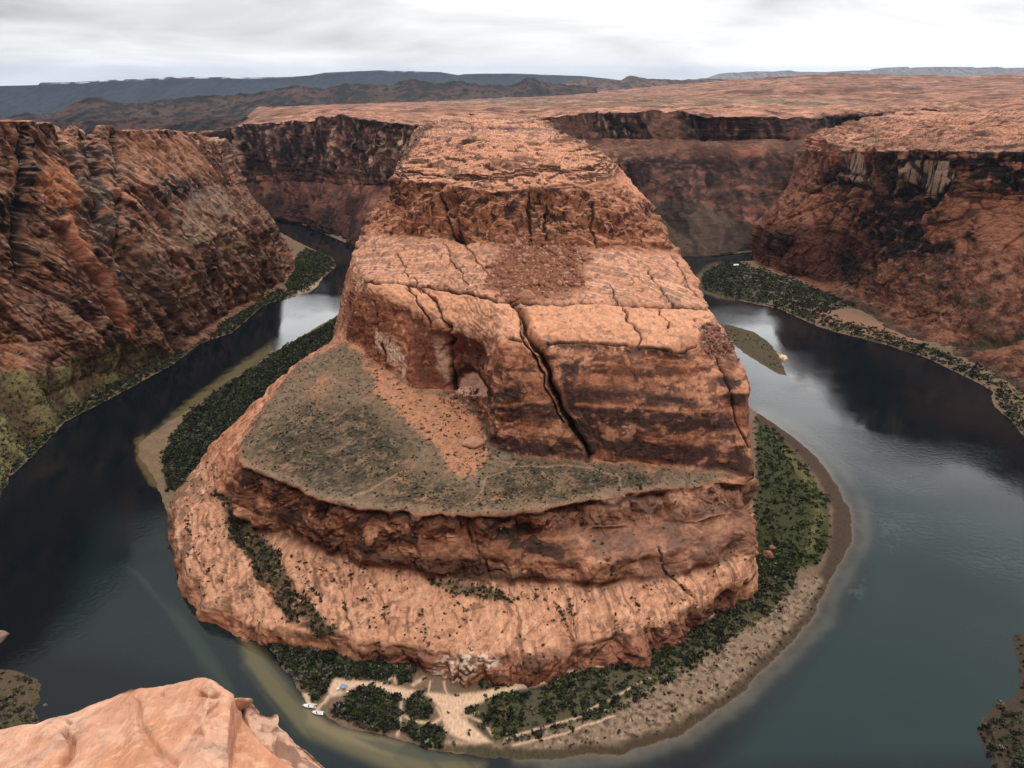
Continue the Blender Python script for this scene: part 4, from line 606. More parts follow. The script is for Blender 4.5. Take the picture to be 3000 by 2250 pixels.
range_obj('blue_mesa', [(-400,262),(0,252),(60,250),(112,249),(118,242),(200,241),(285,236),(300,233),(390,232),(480,228),(500,224),(600,226),(746,227),(850,225),(908,221),(949,213),(1030,209),(1112,206),(1200,208),(1288,211),(1320,216),(1342,220),(1360,217),(1424,216),(1500,215),(1600,219),(1700,222),(1780,230),(1850,240)],
          [(-400,400),(0,352),(500,300),(1200,262),(1850,262)], (13000, 20000), 1500, C(.042,.055,.082), C(.016,.024,.040), rough=5, cliff=1, snow=lambda u: sst(80, 260, u) * (1 - .75 * sst(700, 860, u)) + .5 * sst(1100, 1150, u) * sst(1250, 1200, u), drop=60, nU=1400, nv=50)
range_obj('pale_mesa', [(2000,240),(2075,238),(2103,228),(2125,222),(2151,212),(2165,213),(2215,209),(2280,210),(2290,213),(2313,206),(2335,210),(2420,211),(2500,207),(2612,205),(2625,203),(2639,196),(2660,196),(2673,202),(2705,201),(2720,196),(2850,196),(2862,200),(2925,196),(2945,200),(3000,198),(3400,200)], [(2000,250),(2400,240),(3400,240)], (18000, 24000), 1500, C(.30,.26,.25), C(.20,.18,.19), rough=4, cliff=1, drop=40, nU=900)
gx = np.linspace(-45000, 45000, 60); gy = np.linspace(2600, 60000, 60); G = np.stack(np.meshgrid(gx, gy) + [np.full((60, 60), -700.)], -1)
grid_obj('desert_ground', G, np.broadcast_to(C(.28,.2,.15), G.shape).copy(), M_far, kind='structure')
# ================================================================== VALLEY FLOOR (banks, beaches, river bed)
RING = [(1036,870),(1022,905),(1000,917),(796,1035),(678,1116),(619,1153),(579,1184),(497,1234),(430,1280),(407,1300),(409,1342),(452,1401),(470,1451),(492,1500),(530,1560),(570,1690),(650,1770),(714,1825),(736,1843),(777,1893),(827,1952),(858,1993),(881,2029),(894,2060),(917,2080),(944,2088),(971,2110),(1025,2137),(1089,2146),(1152,2158),(1233,2190),(1306,2206),(1450,2222),(1600,2228),(1826,2210),(2007,2146),(2165,2042),(2305,1902),(2385,1807),(2423,1721),(2459,1649),(2497,1586),(2492,1527),(2488,1492),(2452,1420),(2384,1329),(2294,1257),(2217,1209),(2140,1150),(1980,1060),(1850,900),(1720,750),(1640,690),(1150,690),(1060,740),(1040,800)]
LEFT = [(-500,1900),(0,1455),(32,1397),(90,1342),(194,1234),(316,1171),(430,1110),(502,1071),(588,1006),(678,976),(768,900),(796,886),(859,868),(904,859),(930,840),(945,815),(970,795),(985,778),(972,751),(904,724),(859,701),(768,651),(690,612),(400,600),(-900,600)]
RIGHT = [(2050,818),(2068,846),(2122,871),(2213,891),(2285,906),(2330,927),(2394,956),(2448,973),(2588,1008),(2723,1053),(2840,1110),(2904,1144),(2909,1189),(2963,1234),(3000,1284),(3200,1500),(3900,1900),(3900,700),(2300,690),(2240,735),(2217,762),(2140,768),(2080,785)]
ISLE = [(2104,947),(2150,955),(2208,972),(2250,1000),(2280,1035),(2307,1042),(2309,1052),(2290,1060),(2307,1103),(2280,1095),(2253,1080),(2181,1035),(2136,999),(2110,970)]
BACKS = [(1850,700),(1900,732),(2000,750),(2100,748),(2240,735),(2240,690)]; BACKL = [(650,600),(700,620),(768,637),(881,656),(963,690),(1036,722),(1100,700),(1100,640)]
BLC = [(-400,1965),(0,1962),(30,1958),(60,1972),(78,1985),(104,1988),(122,2004),(114,2050),(104,2075),(112,2100),(118,2135),(100,2400),(-500,2400)]
BRC = [(2967,1866),(2995,1858),(3100,1840),(3500,1850),(3500,2500),(2960,2400),(2908,2250),(2890,2200),(2866,2160),(2862,2135),(2875,2105),(2920,2070),(2960,2040),(2985,2010),(2985,1950),(2972,1900)]
ROCKI = [(-60,1840),(8,1852),(20,1868),(14,1878),(-60,1885)]
LANDS = [RING, LEFT, RIGHT, ISLE, BACKS, BACKL, BLC, BRC]
def wpoly(poly, z=0.): return [Pz(x, y, z)[:2] for x, y in poly]
step = 3.0
gx = np.concatenate([np.arange(-1400, -80, 12.), np.arange(-80, 3081, step), np.arange(3090, 4600, 12.)]); gy = np.concatenate([np.arange(560, 800, 2.0), np.arange(800, 2340, step)])
GX, GY = np.meshgrid(gx, gy); x_ = (GX - 1500) / F; y_ = (GY - 1125) / F; t_ = -HC / (-SP - y_ * CP); FX = x_ * t_; FY = (CP - y_ * SP) * t_
sd_ = np.full(GX.shape, -1e9, np.float32)
for pg in LANDS:
    wp = wpoly(pg); dd = dline(FX, FY, wp, True); sd_ = np.maximum(sd_, np.where(inside(FX, FY, wp), dd, -dd))
sd_ += 2.2 * fbm(FX / 14, FY / 14, 0 * FX, 4) + .8 * pn(FX / 3, FY / 3, 0 * FX)
f1 = fbm(FX / 40, FY / 40, 0 * FX, 4, off=2.); f2 = fbm(FX / 10, FY / 10, 0 * FX, 4, off=6.); f3 = fbm(FX / 3, FY / 3, 0 * FX, 3, off=16.)
FZ = np.where(sd_ > 0, 1.6 * (1 - np.exp(-sd_ / 7)) + sst(3, 30, sd_) * 1.5 + .25 * f2, np.maximum(sd_ * .35, -4))
px, py = GX + 6 * f2, GY + 4 * f2
col = lerp(np.broadcast_to(SAND * .46, GX.shape + (3,)), C(.20, .145, .09), sst(-.2, .4, f1))
VEG = dict(
 t1=[(1022,925),(870,1003),(740,1085),(640,1150),(560,1215),(510,1290),(482,1350),(490,1440),(530,1440),(650,1310),(720,1240),(800,1160),(900,1075),(1016,1010)],
 t2=[(735,1835),(850,1850),(1000,1870),(1100,1915),(1240,1960),(1215,1985),(1205,2010),(1160,2018),(1150,1990),(1140,2015),(1060,2005),(980,2000),(960,2025),(930,2060),(905,2040),(860,1985),(790,1900)],
 t3=[(1005,2060),(1060,2022),(1100,2030),(1150,2045),(1183,2065),(1176,2100),(1172,2150),(1080,2140),(1010,2110),(965,2090)],
 t4=[(1195,2058),(1225,2042),(1262,2060),(1262,2095),(1240,2125),(1192,2100)],
 t4b=[(1175,2140),(1215,2120),(1270,2135),(1300,2150),(1290,2185),(1230,2185)],
 t5=[(1360,2085),(1420,2050),(1520,2030),(1620,2010),(1750,1985),(1850,1945),(1980,1900),(2100,1830),(2170,1760),(2215,1640),(2280,1600),(2340,1640),(2320,1740),(2270,1790),(2170,1865),(2020,1975),(1895,2045),(1770,2115),(1600,2165),(1480,2192),(1410,2160)],
 t6=[(2217,1235),(2290,1290),(2370,1390),(2425,1480),(2430,1600),(2390,1660),(2230,1700),(2205,1640),(2215,1400)],
 t7=[(1400,2012),(1560,2000),(1700,1980),(1860,1930),(2000,1870),(2130,1785),(2210,1660),(2240,1700),(2160,1800),(2000,1890),(1860,1955),(1700,2010),(1560,2035),(1400,2030)],
 r1=[(2048,850),(2056,815),(2080,788),(2135,768),(2190,780),(2172,822),(2200,860),(2230,890),(2120,868)],
 r2=[(2190,790),(2240,800),(2330,830),(2440,860),(2540,900),(2420,920),(2320,905),(2230,885),(2175,830)],
 bl=[(-400,1945),(30,1945),(135,1990),(120,2080),(135,2135),(120,2400),(-400,2400)],
 br=[(2950,1845),(3500,1830),(3500,2500),(2930,2400),(2845,2150),(2960,2000)],
 g1=[(860,770),(900,735),(965,750),(980,780),(940,815),(900,850),(850,862),(840,840),(855,800)],
 isl=ISLE)
ff1, ff2 = f1, f2
vm_ = {k: polym(px, py, v, 9 if k != 'isl' else 4) for k, v in VEG.items()}
shore = np.exp(-np.clip(sd_, 0, None) / 5)
for k, c_, a_ in (('t1', C(.07,.065,.04), .9), ('t2', C(.075,.075,.04), .85), ('t3', C(.08,.07,.045), .85), ('t4', C(.09,.08,.05), .8), ('t4b', C(.10,.085,.05), .7), ('t5', C(.105,.10,.055), .8), ('t6', C(.065,.080,.028), .9), ('t7', C(.08,.075,.045), .8), ('r1', C(.07,.065,.045), .9), ('r2', C(.17,.15,.095), .8), ('bl', C(.12,.09,.055), .75), ('br', C(.09,.065,.045), .9), ('g1', C(.13,.135,.065), .7), ('isl', C(.12,.095,.055), .9)):
    col = lerp(col, c_, a_ * vm_[k])
col = lerp(col, C(.12,.13,.04), .7 * vm_['t6'] * sst(.1, .5, f2)); col = lerp(col, C(.20,.17,.07), .7 * vm_['t6'] * linem(px, py, [(2300,1330),(2380,1440),(2400,1520),(2370,1620)], 14))
beach = polym(px, py, [(1420,2190),(1600,2150),(1780,2090),(1900,2020),(2050,1930),(2180,1850),(2280,1780),(2350,1700),(2420,1700),(2395,1800),(2290,1910),(2160,2035),(2000,2130),(1820,2180),(1600,2205),(1450,2210)], 14)
col = lerp(col, C(.27, .19, .13), .9 * beach); col = lerp(col, C(.13,.085,.055), .75 * beach * sst(.16, .26, f3 + .4 * f2)); col = lerp(col, C(.37,.27,.19), .6 * beach * sst(.2, .3, -f3 + .3 * f1)); col = lerp(col, C(.11,.09,.05), .7 * beach * sst(.0, .3, f1 + .3 * f2) * sst(60, 25, dline(px, py, [(1360,2085),(1760,2085),(1880,2020),(2150,1850),(2320,1740)])))
campsand = polym(px, py, [(985,2000),(1100,2010),(1180,2030),(1240,2040),(1330,2050),(1430,2035),(1600,1995),(1640,1990),(1600,2015),(1470,2045),(1380,2085),(1350,2110),(1440,2180),(1390,2190),(1320,2160),(1300,2120),(1290,2090),(1262,2058),(1225,2040),(1190,2062),(1110,2032),(1060,2020),(1000,2045),(965,2050),(960,2030)], 7)
campsand = np.maximum(campsand, polym(px, py, [(1290,2175),(1380,2180),(1360,2215),(1300,2205)], 6)); campsand = np.maximum(campsand, polym(px, py, [(885,2030),(905,2032),(912,2060),(945,2088),(925,2075),(900,2065)], 4))
for pa, w in (([(1135,1942),(1163,1952),(1166,1975),(1155,2000),(1162,2015)],4),([(1152,1942),(1230,1942)],3),([(1155,1990),(1130,2008),(1105,2020)],3),([(1245,2000),(1210,2020)],4),([(1178,2068),(1175,2110),(1174,2140),(1165,2156)],4),([(1183,2105),(1220,2122),(1265,2130),(1310,2100)],4),([(1440,2160),(1420,2130),(1350,2100),(1300,2140)],3),([(1260,2010),(1256,2040)],3),([(1300,2010),(1310,2045)],3),([(1280,2085),(1300,2120),(1310,2150)],4),([(1330,2090),(1350,2120),(1340,2160)],4),([(1360,2095),(1370,2140)],3),([(1310,2120),(1370,2110),(1400,2100)],3),([(930,2080),(950,2060),(965,2045)],4),
               ([(1640,1990),(1800,1950),(1950,1880),(2090,1810)],5),([(1480,2175),(1700,2110),(1900,2000)],3),([(1500,2190),(1650,2160),(1800,2110)],2.5)):
    campsand = np.maximum(campsand, linem(px, py, pa, w * 1.25) * .9)
col = lerp(col, C(.56,.38,.26), campsand * .95)
muddy = polym(px, py, [(2217,1200),(2300,1260),(2390,1330),(2460,1430),(2500,1500),(2500,1590),(2460,1660),(2430,1720),(2400,1690),(2430,1610),(2440,1500),(2390,1400),(2300,1300),(2217,1240)], 10)
col = lerp(col, C(.095,.060,.042), .85 * muddy)
col = lerp(col, C(.075,.052,.032), .75 * sst(9, 3, sd_) * sst(0, 1, sd_) * (polym(px, py, [(1280,2150),(1500,2180),(2000,2080),(2300,1850),(2420,1700),(2560,1600),(2460,1850),(2000,2240),(1280,2260)], 10)))
gb = polym(px, py, [(1280,2190),(1600,2205),(1700,2210),(1600,2240),(1280,2220)], 10); col = lerp(col, C(.11,.095,.05), .7 * gb)
tip = polym(px, py, [(407,1290),(560,1200),(600,1185),(520,1270),(470,1350),(480,1430),(440,1400)], 10); col = lerp(col, C(.27,.18,.10), .75 * tip * sst(-.1, .3, f2 + .1))
col = lerp(col, C(.42,.31,.20), .85 * polym(px, py, [(880,845),(940,800),(945,815),(925,845),(870,866)], 6)); col = lerp(col, C(.62,.42,.25), polym(GX, GY, [(2276,1034),(2304,1034),(2312,1046),(2300,1056),(2285,1050)], 4))
col = lerp(col, C(.55,.40,.27), .8 * polym(px, py, [(2075,785),(2120,772),(2100,770),(2060,805)], 4)); col = lerp(col, C(.33,.17,.11), .6 * polym(px, py, [(2350,880),(2560,940),(2700,1000),(2680,1020),(2500,975),(2380,930)], 8))
floor_pts = np.stack([FX, FY, FZ], -1).astype(np.float32)
bank = lerp(col, C(.10,.09,.05), .8 * sst(0, -2, sd_))
grid_obj('river_bank_ground', floor_pts, np.clip(bank, .008, .7), M_soil, kind='structure')
# ------------------------------------------------------------------ river surface
def river():
    deep = C(.004, .007, .009); c = np.broadcast_to(deep, GX.shape + (3,)); s = np.clip(-sd_, 0, None)
    flow = fbm((FX * .75 + FY * .65) / 7, (FX * .65 - FY * .75) / 110, 0 * FX, 4)
    rx, ry = GX + 10 * f2, GY + 7 * f2
    teal = polym(rx, ry, [(2250,1150),(2500,1380),(3000,1500),(3300,1600),(3300,2200),(2300,2250),(2100,2250),(2500,1750),(2560,1500)], 60); c = lerp(c, C(.012,.026,.027), teal)
    g = polym(rx, ry, [(150,1900),(300,1500),(480,1500),(640,1800),(860,2080),(1000,2150),(1300,2250),(900,2260),(560,1980)], 50); c = lerp(c, C(.010,.018,.018), .8 * g)
    o = polym(rx, ry, [(700,1850),(760,1900),(840,2000),(900,2080),(1000,2140),(1140,2165),(1300,2215),(1420,2240),(1400,2290),(1150,2260),(980,2190),(880,2150),(800,2060),(720,1950)], 22)
    c = lerp(c, C(.125, .105, .052), .85 * o * sst(-.5, .25, flow + .35)); c = lerp(c, C(.21,.155,.085), .7 * polym(rx, ry, [(890,2060),(960,2120),(1080,2155),(1180,2180),(1150,2215),(1000,2170),(900,2120)], 14))
    c = lerp(c, C(.04,.052,.035), .7 * polym(rx, ry, [(1040,2160),(1200,2185),(1350,2230),(1250,2230),(1120,2200)], 8))
    c = lerp(c, C(.03,.045,.033), .65 * polym(rx, ry, [(370,1660),(420,1690),(560,1830),(650,1950),(700,2060),(640,2040),(560,1900),(480,1780)], 14) * sst(-.3, .3, flow + .2))
    c = lerp(c, C(.16,.125,.06), .75 * polym(rx, ry, [(420,1290),(560,1170),(700,1070),(790,1010),(800,1035),(680,1120),(570,1195),(440,1290)], 14)); c = lerp(c, C(.12,.085,.04), .8 * polym(rx, ry, [(395,1290),(420,1270),(480,1440),(440,1420),(400,1350)], 8))
    rb_ = linem(rx, ry, [(2230,1205),(2310,1240),(2400,1300),(2480,1390),(2530,1480),(2540,1580),(2500,1660),(2450,1740),(2430,1820),(2330,1920),(2180,2060),(2020,2165),(1830,2228),(1600,2248)], 20)
    c = lerp(c, C(.085,.085,.070), .62 * rb_ * (.75 + .5 * f1).clip(0, 1)); c = lerp(c, C(.20,.16,.11), .5 * np.exp(-s / 3.5) * polym(rx, ry, [(2200,1180),(2700,1300),(2650,1800),(2100,2300),(1500,2300),(1500,2180),(2400,1750),(2450,1500)], 20))
    blob = polym(rx, ry, [(2580,1520),(2640,1540),(2650,1600),(2610,1620),(2570,1580)], 14) + polym(rx, ry, [(2490,1700),(2540,1700),(2530,1760),(2480,1760)], 10); c = lerp(c, C(.07,.09,.085), .5 * np.clip(blob * .6, 0, 1) * sst(0, .3, f3 + f2))
    isub = polym(rx, ry, [(2300,1055),(2350,1070),(2400,1130),(2410,1160),(2380,1150),(2320,1120)], 8); c = lerp(c, C(.10,.085,.04), .55 * isub * sst(0, .3, f2))
    c = lerp(c, C(.17,.12,.07), .7 * polym(rx, ry, [(2030,815),(2080,775),(2120,765),(2060,800),(2060,850),(2160,880),(2100,872),(2040,850)], 6))
    return c
mw = mw_; mw.use_nodes = True; n_ = mw.node_tree.nodes; l_ = mw.node_tree.links.new; b = n_['Principled BSDF']
b.inputs['IOR'].default_value = 1.29; b.inputs['Roughness'].default_value = .06; b.inputs['Specular IOR Level'].default_value = .5
at = n_.new('ShaderNodeAttribute'); at.attribute_name = 'albedo'; l_(at.outputs['Color'], b.inputs['Base Color'])
tc_ = n_.new('ShaderNodeTexCoord'); w1 = n_.new('ShaderNodeTexNoise'); w1.inputs['Scale'].default_value = .28; w1.inputs['Detail'].default_value = 5; w1.inputs['Roughness'].default_value = .6; l_(tc_.outputs['Object'], w1.inputs[0])
w2 = n_.new('ShaderNodeTexNoise'); w2.inputs['Scale'].default_value = .012; w2.inputs['Detail'].default_value = 4; l_(tc_.outputs['Object'], w2.inputs[0])
mr_ = n_.new('ShaderNodeMapRange'); mr_.inputs[1].default_value = .4; mr_.inputs[2].default_value = .65; mr_.inputs[3].default_value = .05; mr_.inputs[4].default_value = .35; l_(w2.outputs[0], mr_.inputs[0])
bp_ = n_.new('ShaderNodeBump'); bp_.inputs['Distance'].default_value = .5; l_(mr_.outputs[0], bp_.inputs['Strength']); l_(w1.outputs[0], bp_.inputs['Height']); l_(bp_.outputs[0], b.inputs['Normal'])
grid_obj('river_water', np.stack([FX, FY, 0 * FX], -1), np.clip(river(), .004, .5), mw, kind='structure')
# ================================================================== NEAR RIM: rock beside the camera and the cliff below it
OUT = [(-4200,2900),(-2000,2380),(-900,2200),(-400,2160),(0,2144),(45,2138),(99,2129),(149,2102),(212,2080),(280,2044),(353,2016),(384,2011),(402,2016),(475,2007),(542,1990),(580,1985),(610,1988),(633,2002),(655,2022),(678,2040)]
OUT2 = [(705,2047),(735,2047),(752,2051),(770,2070),(787,2083),(802,2082),(815,2087),(828,2103),(832,2114),(860,2132),(905,2165),(949,2201),(1000,2243),(1100,2330),(1300,2520),(1700,2900)]
hh = np.interp(np.arange(len(OUT) + len(OUT2)), [0, 2, 10, 16, 19, 20, 35], [5.2, 4.9, 4.7, 4.4, 4.5, 4.9, 5.0])
def frow(dy, dz, dx=0.): return [(i, 'z', x + dx, y + dy, HC - hh[i] + dz) for i, (x, y) in enumerate(OUT + OUT2)]
ed = [Pz(x, y, HC - hh[i]) for i, (x, y) in enumerate(OUT + OUT2)]
Fr = [[(i, 'w', p[0] * 1.03, p[1] + .55, HC - 12) for i, p in enumerate(ed)], [(i, 'w', p[0] * 1.01, p[1] + .22, HC - hh[i] - 1.1) for i, p in enumerate(ed)],
      frow(0, 0), frow(26, .06), frow(140, .16, -10), frow(420, .30, -60), [(i, 'w', -7.5 + i * .33, .9, HC - 1.95) for i in range(len(ed))], [(i, 'w', -12 + i * .6, -5, HC - 1.75) for i in range(len(ed))]]
G = loft(Fr, np.linspace(0, len(ed) - 1, 620), [60, 50, 26, 110, 150, 80, 40], 3); n = normals(G); n *= np.sign(n[..., 2].mean()); px, py = project(G)
X, Y, Z = G[..., 0], G[..., 1], G[..., 2]; lay = polym(px, py, [(690,2040),(760,2040),(840,2110),(960,2200),(1150,2370),(1050,2370),(900,2250),(800,2180),(735,2120)], 8)
d = .12 * fbm(X / 1.5, Y / 1.5, Z / 1.5, 4) + .020 * fbm(X / .25, Y / .25, Z / .25, 5, .6) + lay * (.05 * fbm(X / .3, Y / .3, Z / .2, 4) - .05)
wpx = px + 12 * fbm(X / .5, Y / .5, Z / .5, 3)
for ln, w, dep in (([(398,2055),(405,2100),(430,2160),(470,2210),(510,2245)], 12, .035), ([(190,2140),(208,2180),(200,2215),(180,2240)], 9, .07), ([(600,2100),(640,2085)], 8, .04), ([(590,2028),(625,2040),(645,2038)], 5, .05), ([(690,2050),(720,2110),(780,2170),(880,2240)], 6, .10), ([(200,2112),(206,2116)], 4, .06), ([(473,2026),(476,2028)], 3, .04), ([(560,2140),(600,2150)], 10, .03), ([(640,2060),(600,2095)], 5, .03)):
    d = d - dep * linem(wpx, py, ln, w)
G = G + n * d[..., None]; f1 = fbm(X / 1.4, Y / 1.4, Z / 1.4, 4); f2 = fbm(X / .35, Y / .35, Z / .35, 4, off=4.); f3 = fbm(X / .1, Y / .1, Z / .1, 3, off=8.)
col = lerp(np.broadcast_to(C(.66,.325,.20), X.shape + (3,)), C(.70,.40,.275), sst(-.3, .4, f1 + .4 * f2)); col = lerp(col, C(.46,.30,.23), .6 * sst(.22, .5, f2 + .4 * f1)); col = lerp(col, C(.72,.50,.38), .5 * sst(.25, .5, -f2 + .3 * f1))
col = lerp(col, C(.58,.205,.10), .7 * (linem(wpx, py, [(590,2028),(625,2040)], 12) + linem(wpx, py, [(198,2150),(205,2190),(180,2240)], 10)).clip(0, 1)); col = lerp(col, C(.24,.16,.12), .55 * linem(wpx, py, [(398,2055),(425,2110),(450,2170),(510,2245)], 14) * sst(-.2, .3, f3 + f2))
f5 = fbm(X / .05, Y / .05, Z / .05, 3, off=58.); col = lerp(col, C(.42,.20,.12), .30 * sst(.34, .42, f5 + .5 * f2)); col = lerp(col, C(.74,.47,.34), .5 * sst(.10, .22, f3 + .5 * f2)); col = lerp(col, C(.60,.27,.16), .4 * sst(.12, .3, fbm(X / .7, Y / .7, Z / .5, 5, off=91., g=.6)))
col = lerp(col, C(.64,.44,.33), .7 * lay); col = lerp(col, C(.28,.13,.085), .7 * lay * sst(0, .3, f2 + .4 * f3))
grid_obj('overlook_cliff', G, np.clip(col, .02, .8), M_near, kind='structure')
Nr = [
 [(0,'w',-1100,350,255),(2,'w',-420,-300,290),(4,'w',0,-400,297),(6,'w',450,-300,292),(8,'w',1500,500,245)],
 [(0,'w',-780,480,262),(1,'w',-560,300,272),(2,'w',-330,110,282),(3,'w',-110,12,288),(3.6,'w',-22,-1,290),(4,'w',0,-2,291),(4.4,'w',22,-1,290),(5,'w',120,15,288),(6,'w',360,130,282),(7,'w',620,330,270),(8,'w',860,560,256)],
 [(0,'w',-720,480,150),(1,'w',-520,320,150),(2,'w',-310,140,150),(3,'w',-110,40,150),(4,'w',0,22,150),(5,'w',110,40,150),(6,'w',350,160,150),(7,'w',600,350,150),(8,'w',830,560,150)],
 [(0,'w',-640,500,20),(1,'w',-460,350,20),(2,'w',-300,220,20),(3,'w',-110,110,14),(4,'w',0,90,12),(5,'w',110,110,14),(6,'w',330,240,20),(7,'w',560,400,20),(8,'w',780,580,20)],
 [(0,'w',-600,520,-2),(1,'w',-430,370,-2),(2,'w',-290,250,-2),(3,'w',-120,140,-2),(4,'w',0,120,-2),(5,'w',120,140,-2),(6,'w',310,260,-2),(7,'w',530,420,-2),(8,'w',740,600,-2)]]
G = loft(Nr, np.linspace(0, 8, 260), [30, 60, 60, 20], 2); n = normals(G); n *= np.sign(n[..., 2].mean()); d, *_ = cliff_disp(G, n, 5, 5, 1.5); d *= sst(0, 70, np.hypot(G[..., 0], G[..., 1]) + 8)
col = lerp(np.broadcast_to(C(.34,.16,.10), G.shape), C(.15,.07,.05), sst(-.2, .3, fbm(G[..., 0] / 30, G[..., 1] / 30, G[..., 2] / 60, 4)))
grid_obj('canyon_wall_cliff', G + n * d[..., None], col, M_rock, kind='structure')
# ================================================================== SCRUB
def blob_tris(nl, r, rg, flat=.75, leaf=.42):
    """leaf clumps spread through a crown: returns verts (nl*3,3)"""
    k = rg.integers(3, 6); cen = rg.normal(size=(k, 3)) * C(.42, .42, .2); cen[:, 2] = np.abs(cen[:, 2]) + .25
    w = rg.integers(0, k, nl); v = rg.normal(size=(nl, 3)); v /= np.linalg.norm(v, axis=1)[:, None]; v *= (.55 * rg.random((nl, 1)) ** .4)
    c = cen[w] + v; c[:, 2] = np.clip(c[:, 2] * flat, .02, None)
    a = rg.normal(size=(nl, 3)); b2 = rg.normal(size=(nl, 3)); a /= np.linalg.norm(a, axis=1)[:, None]; b2 = np.cross(a, b2); b2 /= np.linalg.norm(b2, axis=1)[:, None]
    s = leaf * (.6 + .8 * rg.random((nl, 1)))
    return np.stack([c + a * s, c - a * s * .6 + b2 * s * .8, c - a * s * .5 - b2 * s * .8], 1).reshape(-1, 3) * r
rg = np.random.default_rng(11)
PROTO = [blob_tris(26, 1., rg, leaf=.34) for _ in range(14)]
def scatter_mass(name, P, rad, col, label, **kw):
    """P (n,3), rad (n,), col (n,3) -> one mass of shrubs"""
    if len(P) == 0: return
    V = []; Cc = []
    for i in range(14):
        s = np.arange(len(P)) % 14 == i
        if not s.any(): continue
        a = rg.random(s.sum()) * 6.28; ca, sa = np.cos(a)[:, None], np.sin(a)[:, None]; b_ = PROTO[i][None]
        x = b_[..., 0] * ca - b_[..., 1] * sa; y = b_[..., 0] * sa + b_[..., 1] * ca; z = np.broadcast_to(b_[..., 2], x.shape)
        v = np.stack([x, y, z], -1) * rad[s][:, None, None] + P[s][:, None]; V.append(v.reshape(-1, 3))
        shade = (.55 + .9 * rg.random((s.sum(), b_.shape[1] // 3, 1))).repeat(3, 1)
        Cc.append((col[s][:, None] * shade).reshape(-1, 3))
    V = np.concatenate(V); Cc = np.concatenate(Cc); T = np.arange(len(V)).reshape(-1, 3)
    return soup_obj(name, V, T, M_leaf, np.clip(Cc, .005, .6), kind='stuff', label=label, category='scrub', **kw)
def area(G):
    a = np.linalg.norm(np.cross(np.gradient(G, axis=0), np.gradient(G, axis=1)), axis=-1); return a
def pick(G, dens, lim=9):
    w = np.clip(area(G.astype(np.float64)) * dens, 0, lim); k = np.floor(w + rg.random(w.shape)).astype(int); idx = np.repeat(np.nonzero(k.ravel())[0], k.ravel()[k.ravel() > 0])
    P = G.reshape(-1, 3)[idx].astype(np.float64); s = np.sqrt(area(G.astype(np.float64))).ravel()[idx]; P[:, :2] += (rg.random((len(P), 2)) - .5) * s[:, None]; return P, idx
DARK, MIDG, LITG, GRYB, YEL = C(.024,.028,.017), C(.050,.060,.027), C(.095,.115,.036), C(.105,.095,.078), C(.16,.135,.06)
def tint(nn, w):
    cs = np.stack([DARK, MIDG, LITG, GRYB, YEL]); return cs[rg.choice(5, nn, p=np.array(w) / sum(w))] * (.6 + .8 * rg.random((nn, 1)))
noS = (campsand < .25) & (sd_ > .8)
cl_ = sst(-.35, .25, ff2 + .6 * ff1)
def floor_mass(keys, dens, r0, r1, w, label, extra=None, clump=True):
    m = np.zeros_like(GX)
    for k in keys: m = np.maximum(m, vm_[k])
    if extra is not None: m = np.maximum(m, extra)
    P, idx = pick(floor_pts, m * noS * dens * (cl_ * .85 + .15 if clump else 1)); return scatter_mass('riverside_shrubbery', P, r0 + (r1 - r0) * rg.random(len(P)) ** 1.6, tint(len(P), w), label)
floor_mass(['t1'], .30, 1.4, 3.4, (7, 2.5, .3, 1.2, 0), 'dense dark thicket along the bank left of the big rock, between the river and its orange foot', clump=False)
floor_mass(['t2', 't3', 't4', 't4b'], .36, 1.2, 3.1, (6, 3, .8, 1.0, .1), 'dark thicket around the sandy camp and its white boats at the foot of the rock', clump=False)
floor_mass(['t5', 't7'], .34, .9, 2.7, (6, 3, 1, .8, .2), 'dark green scrub in a long belt behind the sandy beach')
floor_mass(['t6'], .15, .9, 2.6, (5, 4, 2, .3, .5), 'dark bushes scattered over the bright green bank right of the rock')
band = lambda line, w: np.clip(linem(px_f, py_f, line, w) * 1.6, 0, 1)
px_f, py_f = GX + 6 * ff2, GY + 5 * ff2
floor_mass(['r1', 'r2'], .17, 1.2, 3.2, (6, 2, .3, 1.6, .2), 'dark scrub on the low point below the right hand canyon wall', extra=.9 * band([(2230,885),(2330,918),(2440,955),(2590,995),(2720,1040),(2860,1100),(2920,1150),(2960,1210),(3000,1250),(3100,1340)], 13) + .35 * polym(px_f, py_f, [(2880,1060),(3200,1150),(3200,1400),(3000,1260),(2920,1150)], 15))
floor_mass(['g1'], .16, 1.2, 3.2, (6, 3, 1, .3, .6), 'dark green scrub along the water at the foot of the left canyon wall', extra=np.clip(1.6 * (sd_ > 1) * polym(px_f, py_f, [(-300,1500),(0,1380),(190,1180),(330,1120),(480,1040),(600,980),(700,930),(800,860),(860,860),(780,910),(680,985),(590,1010),(500,1085),(316,1180),(194,1245),(0,1470),(-300,1750)], 10), 0, 1), clump=False)
floor_mass(['bl'], .20, .8, 2.2, (4, 2, .3, 2.5, 1.5), 'brown and dark brush on the near bank in the lower left corner')
floor_mass(['br'], .24, .8, 2.2, (6, 2, .1, 1.6, .6), 'dark brush on the near bank in the lower right corner')
floor_mass(['isl'], .035, .6, 1.5, (3, 3, .5, 1, 2), 'low brush on the narrow mid river island')
